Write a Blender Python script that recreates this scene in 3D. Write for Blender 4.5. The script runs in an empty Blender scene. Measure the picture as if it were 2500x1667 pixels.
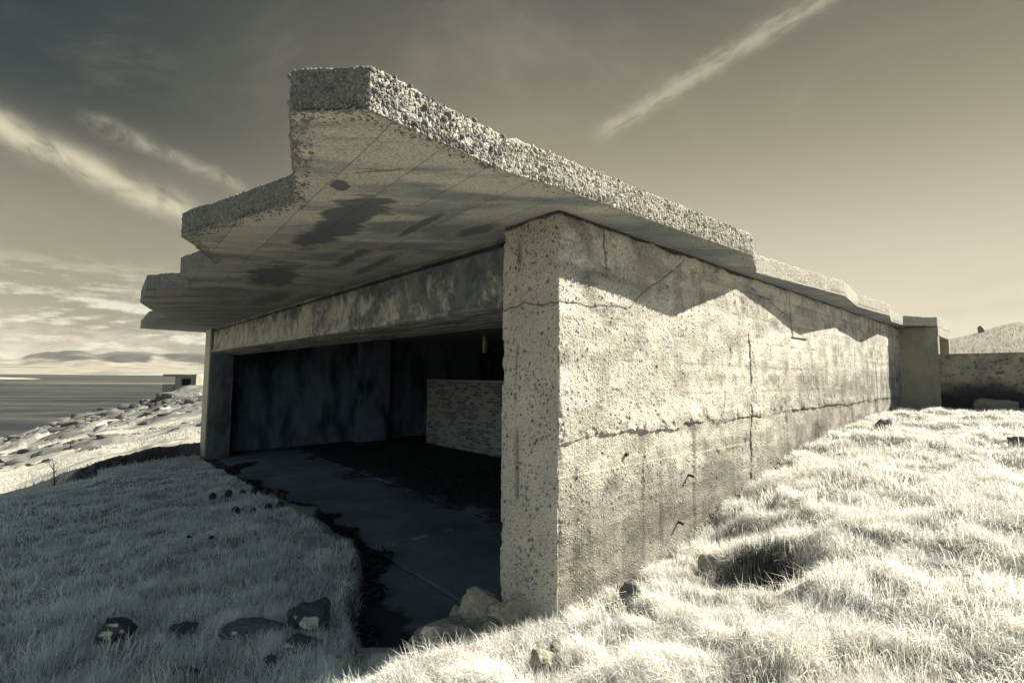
import bpy, math, random
import numpy as np
from mathutils import Matrix, Vector

rng = np.random.default_rng(7)
random.seed(7)
R = math.radians
scene = bpy.context.scene

# ------------------------------------------------------------------ camera
# metres; z = 0 is the photographer's eye height, +Y is straight ahead
cam_data = bpy.data.cameras.new("camera")
cam = bpy.data.objects.new("camera", cam_data)
scene.collection.objects.link(cam)
cam_data.sensor_width = 36.0
cam_data.lens = 17.0
cam_data.clip_start = 0.05
cam_data.clip_end = 60000
cam.matrix_world = Matrix.Rotation(R(90 + 4.12), 4, 'X') @ Matrix.Rotation(R(0.5), 4, 'Z')
scene.camera = cam

# ------------------------------------------------------------------ light
SUN_AZ, SUN_EL = 76.0, 36.0          # clockwise from +Y; elevation
sd = Vector((math.sin(R(SUN_AZ)) * math.cos(R(SUN_EL)), math.cos(R(SUN_AZ)) * math.cos(R(SUN_EL)), math.sin(R(SUN_EL))))
sl = bpy.data.lights.new("sun", 'SUN')
sl.energy = 5.0
sl.angle = R(0.5)
sl.color = (1.0, 0.94, 0.815)
sun = bpy.data.objects.new("sun", sl)
sun.rotation_euler = sd.to_track_quat('Z', 'Y').to_euler()
sun.location = (20, 5, 25)
scene.collection.objects.link(sun)

scene.view_settings.view_transform = 'Standard'
scene.view_settings.look = 'None'
scene.view_settings.gamma = 1.0
scene.view_settings.use_curve_mapping = False
scene.view_settings.exposure = 1.58
scene.render.engine = 'CYCLES'
scene.cycles.use_denoising = True
scene.cycles.max_bounces = 6
scene.cycles.diffuse_bounces = 4
scene.cycles.caustics_reflective = False
scene.cycles.caustics_refractive = False


class NT:
    """small helper for writing node trees as expressions"""
    def __init__(s, tree):
        s.t = tree
        s.n = tree.nodes
        s.l = tree.links

    def new(s, kind, **kw):
        n = s.n.new(kind)
        for k, v in kw.items():
            setattr(n, k, v)
        return n

    def put(s, sock, v):
        if hasattr(v, 'is_linked') or hasattr(v, 'node'):
            s.l.new(v, sock)
        elif v is not None:
            sock.default_value = v

    def m(s, op, a, b=None, c=None, clamp=False):
        n = s.new('ShaderNodeMath', operation=op, use_clamp=clamp)
        s.put(n.inputs[0], a)
        if b is not None: s.put(n.inputs[1], b)
        if c is not None: s.put(n.inputs[2], c)
        return n.outputs[0]

    def v(s, op, a, b=None):
        n = s.new('ShaderNodeVectorMath', operation=op)
        s.put(n.inputs[0], a)
        if b is not None:
            if op == 'SCALE': s.put(n.inputs['Scale'], b)
            else: s.put(n.inputs[1], b)
        return n.outputs['Value'] if op in ('DOT_PRODUCT', 'LENGTH', 'DISTANCE') else n.outputs[0]

    def mix(s, f, a, b, mode='MIX'):
        n = s.new('ShaderNodeMix', data_type='RGBA', blend_type=mode)
        s.put(n.inputs[0], f)
        s.put(n.inputs[6], a if not isinstance(a, tuple) else (*a, 1)[:4])
        s.put(n.inputs[7], b if not isinstance(b, tuple) else (*b, 1)[:4])
        return n.outputs[2]

    def smooth(s, x, lo, hi):
        n = s.new('ShaderNodeMapRange', interpolation_type='SMOOTHSTEP')
        s.put(n.inputs[0], x)
        n.inputs[1].default_value = lo
        n.inputs[2].default_value = hi
        return n.outputs[0]

    def noise(s, vec, scale, detail=4, rough=.5, dist=0.0, col=False):
        n = s.new('ShaderNodeTexNoise')
        s.put(n.inputs['Vector'], vec)
        n.inputs['Scale'].default_value = scale
        n.inputs['Detail'].default_value = detail
        n.inputs['Roughness'].default_value = rough
        n.inputs['Distortion'].default_value = dist
        return n.outputs['Color'] if col else n.outputs[0]

    def xyz(s, vec):
        n = s.new('ShaderNodeSeparateXYZ')
        s.put(n.inputs[0], vec)
        return n.outputs

    def comb(s, x, y, z):
        n = s.new('ShaderNodeCombineXYZ')
        s.put(n.inputs[0], x); s.put(n.inputs[1], y); s.put(n.inputs[2], z)
        return n.outputs[0]

    def ramp(s, f, stops, interp='LINEAR'):
        n = s.new('ShaderNodeValToRGB')
        s.put(n.inputs[0], f)
        cr = n.color_ramp
        cr.interpolation = interp
        while len(cr.elements) < len(stops): cr.elements.new(0.5)
        for e, (p, c) in zip(cr.elements, stops):
            e.position = p
            e.color = (*c, 1)
        return n.outputs[0]


# ------------------------------------------------------------------ sky
world = bpy.data.worlds.new("World")
scene.world = world
world.use_nodes = True
W = NT(world.node_tree)
W.n.clear()
wout = W.new('ShaderNodeOutputWorld')
bg = W.new('ShaderNodeBackground')
bg.inputs[1].default_value = 0.1
W.l.new(bg.outputs[0], wout.inputs[0])
tc = W.new('ShaderNodeTexCoord')
d = tc.outputs['Generated']
dx, dy, dz = W.xyz(d)
el = W.m('MULTIPLY', W.m('ARCSINE', dz), 180 / math.pi)
az = W.m('MULTIPLY', W.m('ARCTAN2', dx, dy), 180 / math.pi)
sky = W.new('ShaderNodeTexSky', sky_type='NISHITA')
sky.sun_disc = False
sky.sun_elevation = R(SUN_EL)
sky.sun_rotation = R(SUN_AZ)
# infrared split-toned sky: bright cream horizon sinking to olive and slate overhead, darker away from the sun side
t = W.m('DIVIDE', W.m('MAXIMUM', el, 0.0), 90.0)
base = W.ramp(t, [(0.0, (.74, .69, .53)), (0.07, (.65, .60, .45)), (0.16, (.50, .455, .335)), (0.27, (.34, .31, .215)),
                  (0.36, (.21, .193, .142)), (0.44, (.125, .123, .106)), (0.55, (.05, .064, .075)), (1.0, (.028, .045, .07))])
leftness = W.m('MULTIPLY', W.smooth(W.m('MULTIPLY', az, -1.0), -4, 48), W.smooth(el, 3, 22))
base = W.mix(W.m('MULTIPLY', leftness, .95), base, W.mix(W.smooth(el, 7, 24), (.15, .148, .118), (.019, .034, .043)))
lowleft = W.m('MULTIPLY', W.smooth(W.m('MULTIPLY', az, -1.0), 5, 42), W.m('SUBTRACT', 1.0, W.smooth(el, 10, 26)))
base = W.mix(W.m('MULTIPLY', lowleft, .72), base, W.mix(W.smooth(el, 1.2, 6.5), (.74, .69, .54), (.31, .285, .205)))
warm = W.m('MULTIPLY', W.smooth(az, -14, 16), W.m('SUBTRACT', 1.0, W.smooth(el, 12, 27)))
base = W.v('SCALE', base, W.m('ADD', 1.0, W.m('MULTIPLY', warm, .20)))
rightdark = W.m('MULTIPLY', W.smooth(az, 22, 75), W.smooth(el, 8, 32))
base = W.mix(W.m('MULTIPLY', rightdark, .30), base, (.10, .09, .06))
# behind the viewer and off to the left: unseen sky made bright and blue to fill the shade
back = W.m('MAXIMUM', W.smooth(W.m('MULTIPLY', dy, -1.0), -.15, .45), W.smooth(W.m('MULTIPLY', az, -1.0), 56, 84))
base = W.mix(W.m('MULTIPLY', back, .95), base, W.ramp(t, [(0, (.82, .90, .92)), (.12, (.66, .80, .89)), (.25, (.44, .60, .74)), (.42, (.18, .26, .35)), (1.0, (.035, .07, .115))]))


def streak(n, a, b, width, nscale, amp, thr=.35, taper=.25, rough=.6):
    """cirrus along the great circle through directions a and b"""
    n, a, b = Vector(n), Vector(a), Vector(b)
    tan = (b - a).normalized()
    L = (b - a).length
    wob = W.m('MULTIPLY', W.m('SUBTRACT', W.noise(d, nscale * .6, 3), .5), width * 1.6)
    dist = W.m('ADD', W.v('DOT_PRODUCT', d, tuple(n)), wob)
    along = W.m('DIVIDE', W.v('DOT_PRODUCT', W.v('SUBTRACT', d, tuple(a)), tuple(tan)), L)
    prof = W.m('POWER', 2.718, W.m('MULTIPLY', W.m('POWER', W.m('DIVIDE', W.m('ABSOLUTE', dist), width), 2.0), -1.0))
    rng_ = W.m('MULTIPLY', W.smooth(along, -taper, taper * .4), W.smooth(W.m('SUBTRACT', 1.0, along), -taper, taper * .6))
    sv = W.comb(W.m('MULTIPLY', along, 2.2), W.m('MULTIPLY', W.v('DOT_PRODUCT', d, tuple(n)), nscale * .5), 0.0)
    tex = W.smooth(W.noise(sv, 2.4, 8, rough, .6), thr, thr + .42)
    front = W.smooth(W.v('DOT_PRODUCT', d, tuple(((a + b) * .5).normalized())), .3, .6)
    return W.m('MULTIPLY', W.m('MULTIPLY', W.m('MULTIPLY', prof, rng_), W.m('MULTIPLY', tex, amp)), front)


cl = streak((-.511, -.32, .798), (.472, .676, .574), (.172, .871, .459), .0145, 60, .50, .22, .12)
st1 = streak((-.415, .019, -.91), (-.76, .57, .35), (-.545, .795, .265), .019, 26, 1.0, .22, .12)
st2 = streak((-.398, .129, -.908), (-.62, .69, .372), (-.475, .815, .325), .012, 30, .42, .3, .15)
w1 = streak((.292, -.097, -.952), (.663, .738, .128), (.78, .61, .17), .013, 30, .8, .25, .15)
w2 = streak((.108, .041, -.993), (.62, .78, .10), (.78, .62, .108), .011, 30, .7, .25, .2)
streaks = W.m('MAXIMUM', W.m('MAXIMUM', cl, st1), W.m('MAXIMUM', st2, W.m('MAXIMUM', w1, w2)), clamp=True)
# faint high veil
veil_v = W.comb(W.m('DIVIDE', dx, W.m('ADD', dz, .15)), W.m('MULTIPLY', W.m('DIVIDE', dy, W.m('ADD', dz, .15)), .45), 0.0)
veil_v = W.v('MULTIPLY', veil_v, (.55, 1.6, 1))
veil = W.m('MULTIPLY', W.smooth(W.noise(veil_v, 1.5, 9, .68, .8), .46, .74), W.m('MULTIPLY', W.smooth(el, 4, 14), .17))
# cumulus bank along the far horizon on the sea side
bank_v = W.comb(W.m('MULTIPLY', az, .08), W.m('MULTIPLY', el, .30), 0.3)
def puff(v_):
    return W.m('ADD', W.noise(v_, 1.3, 8, .66, .2), W.m('MULTIPLY', W.m('SUBTRACT', W.noise(v_, 5.5, 6, .65), .5), .28))
bank_n = puff(bank_v)
bank_up = puff(W.v('ADD', bank_v, (.05, .22, 0)))
bank_mask = W.m('MULTIPLY', W.smooth(W.m('MULTIPLY', az, -1.0), 12, 32), W.m('MULTIPLY', W.smooth(el, -1, 2.0), W.smooth(W.m('SUBTRACT', 11.5, el), 0, 6.5)))
bank_f = W.m('MULTIPLY', W.smooth(bank_n, .42, .53), bank_mask)
bank_col = W.mix(W.smooth(W.m('SUBTRACT', bank_n, bank_up), -.07, .12), (.36, .33, .24), (.92, .87, .70))
col = W.mix(veil, base, (.75, .70, .52))
col = W.mix(streaks, col, (.70, .645, .46))
col = W.mix(W.m('MULTIPLY', bank_f, .92), col, bank_col)
# a share of the physical sky, toned like the rest of the picture
bw = W.new('ShaderNodeRGBToBW')
W.l.new(sky.outputs[0], bw.inputs[0])
phys = W.v('SCALE', (.006, .008, .010), bw.outputs[0])
col = W.v('ADD', W.v('SCALE', col, 3.2), W.v('MULTIPLY', phys, (1, 1, 1)))
W.l.new(col, bg.inputs[0])


# ------------------------------------------------------------------ numpy noise
def _h(i, j, s=0):
    n = (i.astype(np.int64) * 374761393 + j.astype(np.int64) * 668265263 + int(s) * 1274126177) & 0xffffffff
    n = ((n ^ (n >> 13)) * 1274126177) & 0xffffffff
    n = ((n ^ (n >> 16)) * 2246822519) & 0xffffffff
    n = n ^ (n >> 15)
    return (n & 0xffffff) / float(0x1000000)


def vnoise(x, y, s=0):
    xi, yi = np.floor(x), np.floor(y)
    fx, fy = x - xi, y - yi
    fx = fx * fx * fx * (fx * (fx * 6 - 15) + 10)
    fy = fy * fy * fy * (fy * (fy * 6 - 15) + 10)
    a, b = _h(xi, yi, s), _h(xi + 1, yi, s)
    c, e = _h(xi, yi + 1, s), _h(xi + 1, yi + 1, s)
    return (a * (1 - fx) + b * fx) * (1 - fy) + (c * (1 - fx) + e * fx) * fy


def fbm(x, y, s=0, octv=4, gain=.5):
    r, a, tot = 0, 1., 0.
    for k in range(octv):
        r = r + a * vnoise(x * 2.03 ** k + 17.3 * k, y * 2.03 ** k - 9.1 * k, s + k)
        tot += a
        a *= gain
    return r / tot


def worley(x, y, s=0, jit=.9):
    """F1 distance, offset from the winning cell's point, random of the winning cell"""
    xi, yi = np.floor(x), np.floor(y)
    best = np.full(x.shape, 9.)
    ox, oy, rid = np.zeros_like(x), np.zeros_like(x), np.zeros_like(x)
    for i in (-1, 0, 1):
        for j in (-1, 0, 1):
            cx, cy = xi + i, yi + j
            px = cx + .5 + jit * (_h(cx, cy, s) - .5)
            py = cy + .5 + jit * (_h(cx, cy, s + 11) - .5)
            dd = (x - px) ** 2 + (y - py) ** 2
            w = dd < best
            best = np.where(w, dd, best)
            ox = np.where(w, x - px, ox)
            oy = np.where(w, y - py, oy)
            rid = np.where(w, _h(cx, cy, s + 23), rid)
    return np.sqrt(best), ox, oy, rid


def sstep(x, lo, hi):
    t_ = np.clip((x - lo) / (hi - lo), 0, 1)
    return t_ * t_ * (3 - 2 * t_)


def lerp(a, b, f):
    return a + (b - a) * f


# ------------------------------------------------------------------ mesh helpers
COL = scene.collection


def mesh_np(name, verts, faces, mats, parent=None, color=None, smooth=True, midx=None):
    """faces: list of int arrays (each M x k)"""
    me = bpy.data.meshes.new(name)
    if isinstance(faces, np.ndarray): faces = [faces]
    faces = [f for f in faces if len(f)]
    nl = sum(f.size for f in faces)
    nf = sum(len(f) for f in faces)
    me.vertices.add(len(verts))
    me.vertices.foreach_set('co', np.ascontiguousarray(verts, dtype=np.float32).ravel())
    me.loops.add(nl)
    me.polygons.add(nf)
    me.loops.foreach_set('vertex_index', np.concatenate([f.ravel() for f in faces]).astype(np.int32))
    tot = np.concatenate([np.full(len(f), f.shape[1]) for f in faces]).astype(np.int32)
    start = np.concatenate([[0], np.cumsum(tot)[:-1]]).astype(np.int32)
    me.polygons.foreach_set('loop_start', start)
    if smooth is True:
        me.polygons.foreach_set('use_smooth', np.ones(nf, dtype=bool))
    elif smooth is not False:
        me.polygons.foreach_set('use_smooth', np.concatenate(smooth))
    for m_ in (mats if isinstance(mats, (list, tuple)) else [mats]):
        me.materials.append(m_)
    if midx is not None:
        me.polygons.foreach_set('material_index', np.concatenate(midx).astype(np.int32))
    me.update(calc_edges=True)
    if color is not None:
        at = me.color_attributes.new('tone', 'FLOAT_COLOR', 'POINT')
        c4 = np.ones((len(verts), 4), dtype=np.float32)
        c4[:, :3] = color
        at.data.foreach_set('color', c4.ravel())
    ob = bpy.data.objects.new(name, me)
    COL.objects.link(ob)
    if parent is not None: ob.parent = parent
    return ob


def grid_faces(nr, nc, off=0, flip=False):
    i = np.arange(nr - 1)[:, None] * nc + np.arange(nc - 1)[None, :]
    q = np.stack([i, i + 1, i + nc + 1, i + nc], -1).reshape(-1, 4) + off
    return q[:, ::-1].copy() if flip else q


class MB:
    """collects simple shapes into one mesh"""
    def __init__(s):
        s.v, s.f = [], []

    def box(s, x0, x1, y0, y1, z0, z1):
        o = len(s.v)
        s.v += [(x, y, z) for z in (z0, z1) for y in (y0, y1) for x in (x0, x1)]
        s.f += [tuple(o + i for i in q) for q in ((0, 2, 3, 1), (4, 5, 7, 6), (0, 1, 5, 4), (2, 6, 7, 3), (0, 4, 6, 2), (1, 3, 7, 5))]
        return s

    def tube(s, pts, rad, n=8):
        pts = [Vector(p) for p in pts]
        rad = rad if isinstance(rad, (list, tuple)) else [rad] * len(pts)
        o = len(s.v)
        for k, p in enumerate(pts):
            dr = (pts[min(k + 1, len(pts) - 1)] - pts[max(k - 1, 0)]).normalized()
            a = dr.orthogonal().normalized()
            b = dr.cross(a)
            for i in range(n):
                an = 2 * math.pi * i / n
                s.v.append(tuple(p + (a * math.cos(an) + b * math.sin(an)) * rad[k]))
        for k in range(len(pts) - 1):
            for i in range(n):
                j = (i + 1) % n
                s.f.append((o + k * n + i, o + k * n + j, o + (k + 1) * n + j, o + (k + 1) * n + i))
        s.f.append(tuple(o + i for i in range(n))[::-1])
        s.f.append(tuple(o + (len(pts) - 1) * n + i for i in range(n)))
        return s

    def build(s, name, mat, parent=None, bevel=0, smooth=False):
        me = bpy.data.meshes.new(name)
        me.from_pydata(s.v, [], s.f)
        me.materials.append(mat)
        if smooth:
            me.polygons.foreach_set('use_smooth', [True] * len(me.polygons))
        ob = bpy.data.objects.new(name, me)
        COL.objects.link(ob)
        if parent is not None: ob.parent = parent
        if bevel:
            bv = ob.modifiers.new('bevel', 'BEVEL')
            bv.width = bevel
            bv.segments = 2
        return ob


def tag(o, label=None, cat=None, group=None, kind=None):
    if label: o['label'] = label
    if cat: o['category'] = cat
    if group: o['group'] = group
    if kind: o['kind'] = kind
    return o


def empty(name, loc, rz=0.0):
    o = bpy.data.objects.new(name, None)
    COL.objects.link(o)
    o.location = loc
    o.rotation_euler = (0, 0, rz)
    o.empty_display_size = .3
    return o


# ------------------------------------------------------------------ materials
def new_mat(name):
    m_ = bpy.data.materials.new(name)
    m_.use_nodes = True
    n = NT(m_.node_tree)
    b = m_.node_tree.nodes['Principled BSDF']
    b.inputs['Roughness'].default_value = .9
    b.inputs['Specular IOR Level'].default_value = .25
    return m_, n, b


def bump(n, b, h, strength=.5, dist=.01):
    bp = n.new('ShaderNodeBump')
    bp.inputs['Strength'].default_value = strength
    bp.inputs['Distance'].default_value = dist
    n.l.new(h, bp.inputs['Height'])
    n.l.new(bp.outputs[0], b.inputs['Normal'])


def obj_co(n):
    return n.new('ShaderNodeTexCoord').outputs['Object']


def mat_tone(name, rough=.92, bscale=160, bstr=.35, bdist=.004, var=.22):
    """vertex 'tone' colour with fine grain"""
    m_, n, b = new_mat(name)
    a = n.new('ShaderNodeVertexColor')
    a.layer_name = 'tone'
    co = obj_co(n)
    g = n.noise(co, bscale, 3, .6)
    g2 = n.noise(co, 9, 4, .6)
    f = n.m('ADD', n.m('MULTIPLY', n.m('SUBTRACT', g, .5), var * 2), n.m('ADD', 1.0, n.m('MULTIPLY', n.m('SUBTRACT', g2, .5), .3)))
    n.l.new(n.v('SCALE', a.outputs[0], f), b.inputs['Base Color'])
    b.inputs['Roughness'].default_value = rough
    bump(n, b, g, bstr, bdist)
    return m_


def mat_aggregate():
    m_, n, b = new_mat('exposed_aggregate_concrete')
    a = n.new('ShaderNodeVertexColor')
    a.layer_name = 'tone'
    co = obj_co(n)
    wco = n.v('ADD', co, n.v('SCALE', n.noise(co, 30, 2, .5, col=True), .012))

    def vor(sc):
        v_ = n.new('ShaderNodeTexVoronoi', feature='F1')
        n.l.new(wco, v_.inputs['Vector'])
        v_.inputs['Scale'].default_value = sc
        return v_.outputs['Distance'], n.xyz(v_.outputs['Color'])[0]
    d1, c1 = vor(42)
    d2, c2 = vor(95)
    on1 = n.smooth(c1, .35, .40)
    h1 = n.m('MULTIPLY', n.m('SUBTRACT', 1.0, n.smooth(d1, .12, .52)), on1)
    h2 = n.m('SUBTRACT', 1.0, n.smooth(d2, .1, .55))
    g = n.noise(co, 170, 3, .6)
    g2 = n.noise(co, 9, 4, .6)
    f = n.m('ADD', n.m('MULTIPLY', n.m('SUBTRACT', g, .5), .5), n.m('ADD', 1.0, n.m('MULTIPLY', n.m('SUBTRACT', g2, .5), .3)))
    f = n.m('MULTIPLY', f, n.m('ADD', .86, n.m('MULTIPLY', n.m('MULTIPLY', h1, n.m('SUBTRACT', c1, .5)), 1.6)))
    f = n.m('MULTIPLY', f, n.m('ADD', .80, n.m('MULTIPLY', c2, .40)))
    n.l.new(n.v('SCALE', a.outputs[0], f), b.inputs['Base Color'])
    b.inputs['Roughness'].default_value = .92
    bump(n, b, n.m('ADD', n.m('ADD', h1, n.m('MULTIPLY', h2, .5)), n.m('MULTIPLY', g, .45)), .9, .009)
    return m_


M_ROUGH = mat_aggregate()
M_GROUND = mat_tone('turf_and_soil', bscale=60, bstr=.6, bdist=.02, var=.35)
M_ROCK = mat_tone('weathered_rock', bscale=38, bstr=1.0, bdist=.02, var=.45)


def mat_stained(name, base, dark, scale=2.2, lo=.42, hi=.62, zs=.35, bstr=.4, streak=True, rough=.9):
    """board-marked concrete with damp streaks"""
    m_, n, b = new_mat(name)
    co = obj_co(n)
    sv = n.v('MULTIPLY', co, (1, 1, zs)) if streak else co
    s1 = n.smooth(n.noise(sv, scale, 6, .62, .3), lo, hi)
    s2 = n.smooth(n.noise(sv, scale * 4.5, 5, .6), .4, .7)
    grain = n.noise(co, 90, 3, .6)
    c = n.mix(s1, base, dark)
    c = n.mix(n.m('MULTIPLY', s2, .35), c, dark)
    c = n.v('SCALE', c, n.m('ADD', .7, n.m('MULTIPLY', grain, .6)))
    z = n.xyz(co)[2]
    line = n.smooth(n.m('ABSOLUTE', n.m('SUBTRACT', n.m('FRACT', n.m('ADD', n.m('MULTIPLY', z, 3.2), n.m('MULTIPLY', n.noise(co, 1.5, 2), .15))), .5)), 0.0, .035)
    c = n.mix(n.m('MULTIPLY', n.m('SUBTRACT', 1.0, line), .35), c, dark)
    n.l.new(c, b.inputs['Base Color'])
    b.inputs['Roughness'].default_value = rough
    bump(n, b, n.m('ADD', n.m('MULTIPLY', grain, .4), n.noise(co, 14, 5, .65)), bstr, .015)
    return m_


M_INNER = mat_stained('shade_blue_inner_concrete', (.165, .225, .275), (.024, .034, .043), 1.1, .42, .66)  # blue shade of the interior put into the colour, under damp streaks
M_BACK = mat_stained('shade_dark_inner_concrete', (.05, .068, .084), (.009, .013, .017), 1.1, .40, .60)  # deep-interior darkness and blue shade put into the colour
def mat_beam():
    m_, n, b = new_mat('flaking_beam_concrete')
    co = obj_co(n)
    x, y, z = n.xyz(co)
    sv = n.v('MULTIPLY', co, (1, 1, .55))
    low = n.noise(co, 1.1, 5, .65, .5)
    drip = n.noise(sv, 5.5, 6, .68, .3)
    flake = n.noise(co, 3.2, 8, .72, .4)
    damp = n.m('ADD', n.m('MULTIPLY', n.m('SUBTRACT', low, .5), 1.6), n.m('MULTIPLY', n.smooth(y, 7.0, 1.0), .45))
    damp = n.m('ADD', damp, n.m('MULTIPLY', n.smooth(z, 3.75, 4.1), .35))
    damp = n.m('ADD', damp, n.m('MULTIPLY', n.m('SUBTRACT', flake, .5), 2.6))
    k = n.smooth(damp, .0, .5)
    c = n.mix(n.smooth(drip, .38, .66), (.46, .44, .36), (.23, .235, .215))
    c = n.mix(n.m('MULTIPLY', k, .9), c, n.mix(n.smooth(n.noise(co, 2.1, 6, .7), .4, .62), (.05, .066, .082), (.13, .145, .155)))
    pale = n.smooth(n.m('ADD', drip, n.m('MULTIPLY', n.m('SUBTRACT', flake, .5), .5)), .66, .74)
    c = n.mix(n.m('MULTIPLY', pale, .6), c, (.56, .53, .42))
    under = n.m('SUBTRACT', 1.0, n.smooth(z, 3.36, 3.41))
    fibre = n.smooth(n.noise(n.v('MULTIPLY', co, (18, .8, 18)), 1.0, 5, .65), .42, .62)
    c = n.mix(n.m('MULTIPLY', under, .9), c, n.mix(fibre, (.10, .115, .125), (.44, .42, .35)))
    n.l.new(n.v('SCALE', c, n.m('ADD', .7, n.m('MULTIPLY', n.noise(co, 80, 3, .6), .6))), b.inputs['Base Color'])
    bump(n, b, n.m('ADD', n.m('MULTIPLY', k, -.5), n.m('ADD', flake, n.m('MULTIPLY', drip, .5))), .8, .02)
    return m_


M_BEAM = mat_beam()
M_PALE = mat_stained('pale_concrete', (.46, .43, .34), (.24, .22, .17), 1.6, .45, .8)
M_KERB = mat_stained('weathered_kerb_concrete', (.20, .195, .165), (.10, .10, .09), 6, .4, .7, 1.0)
M_HUT = mat_stained('weathered_hut_concrete', (.27, .255, .20), (.15, .145, .12), .5, .45, .7)
M_PILLAR = mat_stained('dark_pillar_concrete', (.155, .175, .185), (.045, .056, .064), 2.2, .40, .66)  # dark bluish tone of the shaded face put into the colour
M_WING = mat_stained('shaded_wing_concrete', (.30, .28, .21), (.16, .155, .13), 1.3, .45, .75, .6)


def mat_soffit():
    m_, n, b = new_mat('board_marked_soffit')
    co = obj_co(n)
    x, y, z = n.xyz(co)
    # form-board seams run along y
    bx = n.m('ADD', n.m('ADD', x, n.m('MULTIPLY', y, -.06)), n.m('MULTIPLY', n.m('SUBTRACT', n.noise(co, .8, 2), .5), .06))
    fr = n.m('ABSOLUTE', n.m('SUBTRACT', n.m('FRACT', n.m('MULTIPLY', bx, 2.6)), .5))
    nearline = n.m('SUBTRACT', 1.0, n.smooth(fr, .0, .022))
    nearline = n.m('MULTIPLY', nearline, n.smooth(n.noise(co, 1.7, 3), .28, .5))
    board = n.noise(n.comb(n.m('FLOOR', n.m('ADD', n.m('MULTIPLY', bx, 2.6), .5)), n.m('MULTIPLY', y, .25), 0.0), 3.1, 2)
    rot = n.new('ShaderNodeVectorRotate', rotation_type='Z_AXIS')
    n.l.new(co, rot.inputs['Vector'])
    rot.inputs['Angle'].default_value = R(42)
    sv = n.v('MULTIPLY', rot.outputs[0], (.45, 2.0, 1))
    damp = n.smooth(n.m('ADD', n.noise(sv, 1.25, 6, .62, .4), n.m('MULTIPLY', n.m('SUBTRACT', board, .5), .4)), .42, .62)
    fine = n.noise(sv, 9, 6, .65)
    # darker and bluer further under the roof: shade put into the colour
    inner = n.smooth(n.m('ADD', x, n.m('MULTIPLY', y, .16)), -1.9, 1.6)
    nz = n.m('ADD', n.m('MULTIPLY', n.m('SUBTRACT', n.noise(co, 2.2, 3, .6, .3), .5), 1.7), n.m('MULTIPLY', n.m('SUBTRACT', n.noise(sv, 5.0, 6, .68, .3), .5), 1.6))

    def blot(cx, cy, ax, ay, ang, soft=.14):
        r2 = n.new('ShaderNodeVectorRotate', rotation_type='Z_AXIS')
        n.l.new(n.v('SUBTRACT', co, (cx, cy, 0)), r2.inputs['Vector'])
        r2.inputs['Angle'].default_value = R(ang)
        p = n.v('DIVIDE', n.v('MULTIPLY', r2.outputs[0], (1, 1, 0)), (ax, ay, 1))
        fld = n.m('ADD', n.v('LENGTH', p), nz)
        return n.m('SUBTRACT', 1.0, n.smooth(fld, 1 - soft, 1 + soft)), n.m('SUBTRACT', 1.0, n.smooth(fld, 1.0, 1.5))
    bl, halo = blot(-1.2, 1.82, .22, 1.05, 3, .22)
    for args in ((-.9, 4.9, .34, 1.1, 10, .3), (-1.60, .83, .07, .10, 20, .12), (-.12, .98, .13, .3, 0, .5), (-.62, 1.35, .05, .5, 4, .5), (-.3, 7.2, .25, 1.4, 0, .6), (-.55, 3.0, .10, .8, 6, .6), (-.15, 3.2, .10, .9, 5, .6)):
        b1, h1 = blot(*args)
        bl = n.m('MAXIMUM', bl, b1)
        halo = n.m('MAXIMUM', halo, h1)
    chip = n.smooth(n.m('ADD', n.noise(sv, 4.2, 4, .55, .6), n.m('MULTIPLY', n.noise(co, 17, 3), .12)), .735, .75)
    bl = n.m('MAXIMUM', bl, n.m('MULTIPLY', chip, .7))
    c = n.mix(damp, (.74, .715, .63), (.31, .33, .335))
    c = n.v('SCALE', c, n.m('ADD', .68, n.m('MULTIPLY', board, .75)))
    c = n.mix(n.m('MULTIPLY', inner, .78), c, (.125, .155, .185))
    c = n.mix(n.m('MULTIPLY', n.smooth(fine, .52, .75), .40), c, (.66, .63, .53))
    c = n.mix(n.m('MULTIPLY', halo, .5), c, (.70, .66, .55))
    c = n.mix(n.m('MULTIPLY', bl, .88), c, (.11, .132, .16))
    pal = n.m('MULTIPLY', n.smooth(n.noise(sv, 2.1, 5, .6, .5), .60, .72), n.m('SUBTRACT', 1.0, bl))
    c = n.mix(n.m('MULTIPLY', pal, .6), c, (.68, .64, .52))
    c = n.mix(n.m('MULTIPLY', nearline, .5), c, (.12, .125, .13))
    rim = n.smooth(n.m('ADD', n.m('ADD', x, n.m('MULTIPLY', y, .5)), n.m('MULTIPLY', n.noise(co, 3, 4), .6)), -.3, -1.3)
    spk = n.smooth(n.m('SUBTRACT', n.noise(co, 55, 3, .6), n.m('MULTIPLY', rim, .06)), .36, .48)
    c = n.mix(n.m('MULTIPLY', n.m('SUBTRACT', 1.0, spk), .40), c, (.14, .145, .145))
    n.l.new(c, b.inputs['Base Color'])
    h = n.m('ADD', n.m('MULTIPLY', n.noise(co, 60, 4, .65), .25), n.m('ADD', n.m('MULTIPLY', nearline, -.6), n.m('MULTIPLY', bl, -.25)))
    bump(n, b, n.m('ADD', h, n.m('MULTIPLY', fine, .35)), .6, .012)
    return m_


M_SOFFIT = mat_soffit()


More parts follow.
